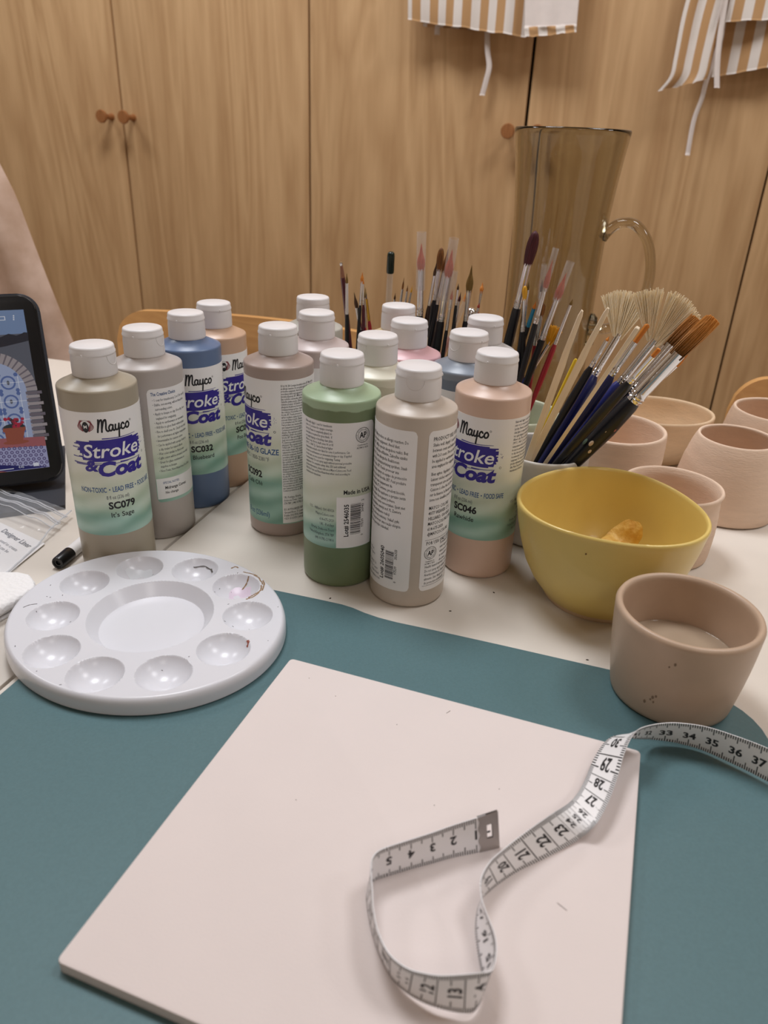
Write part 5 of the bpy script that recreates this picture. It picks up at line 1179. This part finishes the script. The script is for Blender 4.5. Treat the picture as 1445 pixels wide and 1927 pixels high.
# ---------------------------------------------------------------- zip bag with an instruction card, paper towel, marker
FILM = mat('clear_film', (240, 242, 246), .09, var=.01, alpha=.20, bump=.5, bscale=90, spec=.9)
def lerp2(A, B, C, D, u, v): return (A.lerp(B, u)).lerp(D.lerp(C, u), v)
BA, BB, BC, BD_ = Vector((-.365, .5850)), Vector((-.2436, .5186)), Vector((-.2540, .4205)), Vector((-.375, .487))
def bagz(u, v, p):
    base = .0008 if v < .42 else ZL+.0010
    if .30 < v < .55: base = .0008+(ZL+.001-.0008)*smooth(.30, .55, v)
    e = min(u, 1-u, v*1.2, 1-v)
    return base+.0042*smooth(0, .12, e)*(.75+.6*noise.noise((p.x*38, p.y*38, 2)))+.0009*noise.noise((p.x*120, p.y*120, 5))+.0006
t = thing('zip_bag', 'clear plastic zip bag at the left edge lying over the folio case', 'bag', (BB.x, BB.y, 0))
bm = bmesh.new(); nu, nv = 120, 90; G = {}
for i in range(nu+1):
    for j in range(nv+1):
        p = lerp2(BA, BB, BC, BD_, i/nu, j/nv); wob = .0012*noise.noise((i*.12, j*.12, 1)) if i in (nu,) else 0
        G[i, j] = bm.verts.new((p.x+wob-BB.x, p.y-BB.y, bagz(i/nu, j/nv, p)))
hole = Vector((-.3035, .5440))
for i in range(nu):
    for j in range(nv):
        p = lerp2(BA, BB, BC, BD_, (i+.5)/nu, (j+.5)/nv)
        if (p-hole).length < .0030: continue
        bm.faces.new((G[i, j], G[i+1, j], G[i+1, j+1], G[i, j+1]))
obj('bag_film', bm, FILM, t, True, 80)
for v, r in ((.10, .0007), (.125, .0005), (.21, .0010), (.235, .0006), (.30, .0005)):
    bm = bmesh.new(); tube(bm, [(lambda p, u: (p.x-BB.x, p.y-BB.y, bagz(u, v, p)+.0004))(lerp2(BA, BB, BC, BD_, u, v), u) for u in [i/60 for i in range(61)]], r, 6)
    obj('zip_ridge', bm, mat('milky_ridge', (235, 238, 244), .15, alpha=.55), t, True, 80)
bm = bmesh.new(); tube(bm, [(lambda p, v: (p.x-BB.x, p.y-BB.y, bagz(.985, v, p)+.0003))(lerp2(BA, BB, BC, BD_, .985, v), v) for v in [i/60 for i in range(61)]], .0006, 6); obj('side_seal', bm, mat('milky_ridge', (235, 238, 244), .15, alpha=.55), t, True, 80)
CA, CB, CC, CD_ = Vector((-.352, .5390)), Vector((-.2474, .4736)), Vector((-.2552, .4245)), Vector((-.360, .484))
t = thing('instruction_card', 'white card headed Designer Liner inside the clear zip bag', 'card', (CB.x, CB.y, ZL+.0010))
bm = bmesh.new(); 
for z0, z1 in ((0, .0005),):
    a = [bm.verts.new((p.x-CB.x, p.y-CB.y, z0)) for p in (CA, CB, CC, CD_)]; b = [bm.verts.new((p.x-CB.x, p.y-CB.y, z1)) for p in (CA, CB, CC, CD_)]
    bm.faces.new(a); bm.faces.new(b)
    for i in range(4): bm.faces.new((a[i], a[(i+1) % 4], b[(i+1) % 4], b[i]))
obj('card_sheet', bm, PAPER, t, False)
S = Flat(); ex = Vector((.80, -.60)); ey = Vector((.42, .90))
S.text('Designer Liner', (0, 0), .0068, 0, .02, 0, 'RIGHT', sx=.95)
for i, s_ in enumerate(['Designer Liner is used to create', 'raised or fine lines. It can be', 'applied with Designer Liner', 'tips on ware such as a', 'plate or cup glaze.']): S.text(s_, (-.0035-.0035*i, -.0085-i*.0052), .0044, 1, 0, 0, 'RIGHT', sx=.92)
o0 = Vector((-.2562, .4656))
V = [((o0+ex*x+ey*y).x-CB.x, (o0+ex*x+ey*y).y-CB.y, .0007) for x, y, l in S.V]
flat_obj('printed_text', V, S.F, [mat('pale_ink', (110, 112, 120), .6), mat('paler_ink', (140, 142, 150), .6)], S.I, t)

TOWEL = mat('paper_towel_white', (240, 238, 238), .9, var=.01)
nt = TOWEL.node_tree; vo = nt.nodes.new('ShaderNodeTexVoronoi'); vo.inputs['Scale'].default_value = 420; tcn = nt.nodes.new('ShaderNodeTexCoord'); nt.links.new(tcn.outputs['Object'], vo.inputs['Vector'])
bpn = nt.nodes.new('ShaderNodeBump'); bpn.inputs['Strength'].default_value = .7; bpn.inputs['Distance'].default_value = .0008; nt.links.new(vo.outputs['Distance'], bpn.inputs['Height']); nt.links.new(bpn.outputs[0], nt.nodes['Principled BSDF'].inputs['Normal'])
t = thing('paper_towel', 'folded white paper towel at the left edge beside the palette', 'paper towel', (-.235, .400, ZL))
def towel(name, P, z0, z1, bev):
    bm = bmesh.new(); prism(bm, [(x+.235, y-.400) for x, y in P], z0, z1, bev=bev, seg=4); obj(name, bm, TOWEL, t, True, 60)
towel('lower_fold', [(-.2235, .3965), (-.2330, .4140), (-.31, .412), (-.31, .30), (-.262, .318)], .0002, .0030, .0008)
towel('upper_fold', [(-.2200, .3990), (-.2240, .4075), (-.2305, .4150), (-.2390, .4175), (-.31, .413), (-.31, .30), (-.258, .318)], .0045, .0125, .0032)
t = bpy.data.objects.new('marker_pen', None); COL.objects.link(t)
zx = Vector((.182, .983, 0)).normalized(); xx = Vector((zx.y, -zx.x, 0)); 
t.matrix_world = Matrix(((xx.x, 0, zx.x, -.2241), (xx.y, 0, zx.y, .4408), (0, -1, 0, ZL+.0048), (0, 0, 0, 1))) if False else Matrix(((xx.x, 0, zx.x, -.2241), (xx.y, 0, zx.y, .4408), (0, 1, 0, ZL+.0048), (0, 0, 0, 1)))
tag(t, 'white marker pen with a black end lying behind the sage grey bottle', 'pen')
rev(t, 'end_plug', [(0, .0022), (.0016, .0020), (.0018, .0008), (.0028, .0006), (.0030, 0), (.0042, 0), (.0045, .0006), (.0047, .0145), (.0046, .0150)], BLACKPL, 32)
rev(t, 'barrel', [(.0045, .0150), (.0046, .125), (.003, .135)], PAPER, 32)

# ---------------------------------------------------------------- aprons on the cabinet doors, draped cloth
def stripes(name, per, c1=(231, 222, 214), c2=(192, 150, 104)):
    m = bpy.data.materials.new(name); m.use_nodes = True; nt = m.node_tree; N = nt.nodes; L = nt.links; p = N['Principled BSDF']; p.inputs['Roughness'].default_value = .9
    uv = N.new('ShaderNodeUVMap'); sp = N.new('ShaderNodeSeparateXYZ'); L.new(uv.outputs[0], sp.inputs[0])
    md = N.new('ShaderNodeMath'); md.operation = 'PINGPONG'; md.inputs[1].default_value = per/2; L.new(sp.outputs[0], md.inputs[0])
    gt = N.new('ShaderNodeMath'); gt.operation = 'GREATER_THAN'; gt.inputs[1].default_value = per/4; L.new(md.outputs[0], gt.inputs[0])
    nz = N.new('ShaderNodeTexNoise'); nz.inputs['Scale'].default_value = 700; L.new(uv.outputs[0], nz.inputs['Vector'])
    mx = N.new('ShaderNodeMix'); mx.data_type = 'RGBA'; L.new(gt.outputs[0], mx.inputs[0]); mx.inputs[6].default_value = srgb(*c1); mx.inputs[7].default_value = srgb(*c2); L.new(mx.outputs[2], p.inputs['Base Color'])
    bp = N.new('ShaderNodeBump'); bp.inputs['Strength'].default_value = .2; bp.inputs['Distance'].default_value = .0006; L.new(nz.outputs['Fac'], bp.inputs['Height']); L.new(bp.outputs[0], p.inputs['Normal'])
    return m
STR1 = stripes('striped_cotton', .035); LINEN = mat('plain_cotton', (233, 222, 216), .9, var=.03, vscale=50, bump=.2, bscale=1500)
AP = Vector(tw(0, 1.765))
def cloth(name, Lp, Rp, depth, amp, freq, m, parent, org, seed=0, uw=None, th=.0009, nu=60, nv=40):
    """hanging cloth between a left and a right edge, both (along the door, height) from top to bottom"""
    l = catmull([(a, z, 0) for a, z in Lp], 12); r = catmull([(a, z, 0) for a, z in Rp], 12)
    pick = lambda P, f: P[min(len(P)-1, int(f*(len(P)-1)))].lerp(P[min(len(P)-1, int(f*(len(P)-1))+1)], f*(len(P)-1)-int(f*(len(P)-1)))
    me = bpy.data.meshes.new(name); V = []; UV = []; F = []
    for side in (0, 1):
        for j in range(nv+1):
            A, B = pick(l, j/nv), pick(r, j/nv)
            for i in range(nu+1):
                p = A.lerp(B, i/nu); u = i/nu
                d = depth+amp*sin(freq*u*2*pi+seed)*(.6+.4*j/nv)+amp*.7*noise.noise((u*4+seed, j/nv*2, seed))
                zz = p.y+.0022*noise.noise((u*9, seed, 3))*(j/nv)**6
                V.append(tuple(tw(p.x, FRONT-d-side*th, zz)-org)); UV.append(((A-B).length*u if uw is None else uw*u, p.y))
    n1 = (nu+1)*(nv+1)
    for side in (0, 1):
        for j in range(nv):
            for i in range(nu):
                a = side*n1+j*(nu+1)+i; f = (a, a+1, a+nu+2, a+nu+1); F.append(f if side else f[::-1])
    for i in range(nu):
        for j in (0, nv): a = j*(nu+1)+i; F.append((a, a+1, a+1+n1, a+n1))
    for j in range(nv):
        for i in (0, nu): a = j*(nu+1)+i; F.append((a, a+nu+1, a+nu+1+n1, a+n1))
    me.from_pydata(V, [], F); ul = me.uv_layers.new(name='UVMap')
    for lp in me.loops: ul.data[lp.index].uv = UV[lp.vertex_index]
    me.materials.append(m); me.polygons.foreach_set('use_smooth', [True]*len(F))
    o = bpy.data.objects.new(name, me); COL.objects.link(o); o.parent = parent; return o
def strap(name, P, w_, depth, parent, org, m=LINEN):
    l = [(a-w_/2, z) for a, z in P]; r = [(a+w_/2, z) for a, z in P]
    return cloth(name, l, r, depth, .002, .5, m, parent, org, 1, th=.0012, nu=6, nv=30)
o1 = tw(-.33, 1.77, .62); t = thing('apron', 'tan and white striped apron hanging on the middle cabinet door, top centre', 'apron', o1)
cloth('striped_panel', [(-.500, .74), (-.496, .60), (-.493, .4985)], [(-.240, .74), (-.246, .60), (-.248, .4700)], .055, .008, 2.6, STR1, t, o1, 1)
cloth('back_panel', [(-.478, .72), (-.470, .60), (-.468, .4905)], [(-.268, .72), (-.275, .60), (-.280, .4800)], .034, .004, 2, STR1, t, o1, 3)
cloth('white_flap', [(-.266, .74), (-.262, .62), (-.250, .484)], [(-.150, .74), (-.154, .62), (-.1490, .4870)], .068, .004, 1.1, LINEN, t, o1, 2)
cloth('striped_hem', [(-.2505, .4855), (-.2490, .478), (-.2470, .4680)], [(-.1488, .4885), (-.1485, .483), (-.1480, .4765)], .0690, .004, 1.1, STR1, t, o1, 2, nv=8)
strap('strap', [(-.333, .52), (-.331, .478), (-.327, .447), (-.321, .420), (-.325, .395), (-.331, .3667)], .0105, .030, t, o1)
strap('strap', [(-.437, .51), (-.438, .490), (-.4375, .4756)], .010, .028, t, o1)
o2 = tw(.12, 1.77, .62); t = thing('apron', 'tan and white striped apron hanging on the right cabinet door, top right corner', 'apron', o2)
cloth('striped_panel', [(.080, .74), (.060, .62), (.0440, .52), (.0420, .44), (.0400, .405), (.0225, .3790)], [(.150, .74), (.128, .62), (.1170, .52), (.1120, .45), (.1110, .4150), (.1090, .4020)], .062, .006, 1.3, STR1, t, o2, 1, uw=.086)
cloth('back_panel', [(.110, .74), (.112, .60), (.117, .50), (.119, .4075)], [(.34, .74), (.34, .60), (.345, .52), (.350, .4480)], .034, .006, 1.6, STR1, t, o2, 4)
cloth('folded_panel', [(.118, .74), (.122, .60), (.122, .4950)], [(.34, .74), (.34, .60), (.34, .5050)], .058, .005, 1.4, STR1, t, o2, 6)
strap('strap', [(.112, .56), (.1150, .50), (.1180, .4560), (.1240, .4150), (.1300, .3870)], .0100, .070, t, o2)
strap('strap', [(.118, .52), (.120, .47), (.1100, .4010), (.1080, .3700), (.1010, .330), (.1020, .2690)], .0088, .048, t, o2)
strap('strap', [(.1010, .74), (.1000, .60), (.1080, .53), (.1060, .4920)], .0045, .076, t, o2)

t = thing('draped_cloth', 'beige stained cloth draped behind the tablet at the left edge', 'cloth', (-.7, 1.12, -.5))
bm = bmesh.new(); nu, nv = 50, 60; G = {}; org = Vector((-.7, 1.12, -.5))
for side in (0, 1):
    for j in range(nv+1):
        f = j/nv; z = .46-.96*f
        xr_ = -.6520+.1065*min(1, (f)/.29) if f < .29 else -.5455+(.1817-z)*.2437
        for i in range(nu+1):
            u = i/nu; x = xr_-.36*u
            y = 1.10+.045*(1-min(1, u*5))**2-.022*sin(u*17+1.2*f*3)*min(1, u*3)+.02*noise.noise((u*5, f*4, 1))+side*.002+.12*u*f*0
            G[side, i, j] = bm.verts.new(Vector((x, y, z))-org)
for side in (0, 1):
    for i in range(nu):
        for j in range(nv):
            p = [G[side, i, j], G[side, i+1, j], G[side, i+1, j+1], G[side, i, j+1]]; bm.faces.new(p if side else p[::-1])
for j in range(nv):
    for i in (0, nu): bm.faces.new((G[0, i, j], G[0, i, j+1], G[1, i, j+1], G[1, i, j]))
for i in range(nu):
    for j in (0, nv): bm.faces.new((G[0, i, j], G[0, i+1, j], G[1, i+1, j], G[1, i, j]))
obj('cloth_body', bm, mat('stained_canvas', (224, 198, 182), .9, col2=(188, 158, 136), vscale=17), t, True, 80)

# specks on the table
for tb, pts in (('craft_table', ((.0455, .4035), (-.033, .4125), (.0765, .4280), (.1240, .3580), (-.003, .449))),):
    par = bpy.data.objects[tb]; bm = bmesh.new()
    for i, (x, y) in enumerate(pts):
        lathe(bm, [(0, 0), (.0006, .0001), (.0003, .0004), (0, .0005)], 8, par.matrix_basis.inverted() @ Matrix.Translation((x, y, 0)) @ Matrix.Rotation(i, 4, 'Z') @ Matrix.Scale(1.6, 4, (1, 0, 0)))
    obj('dark_specks', bm, mat('speck_dark', (70, 58, 44), .7), par)
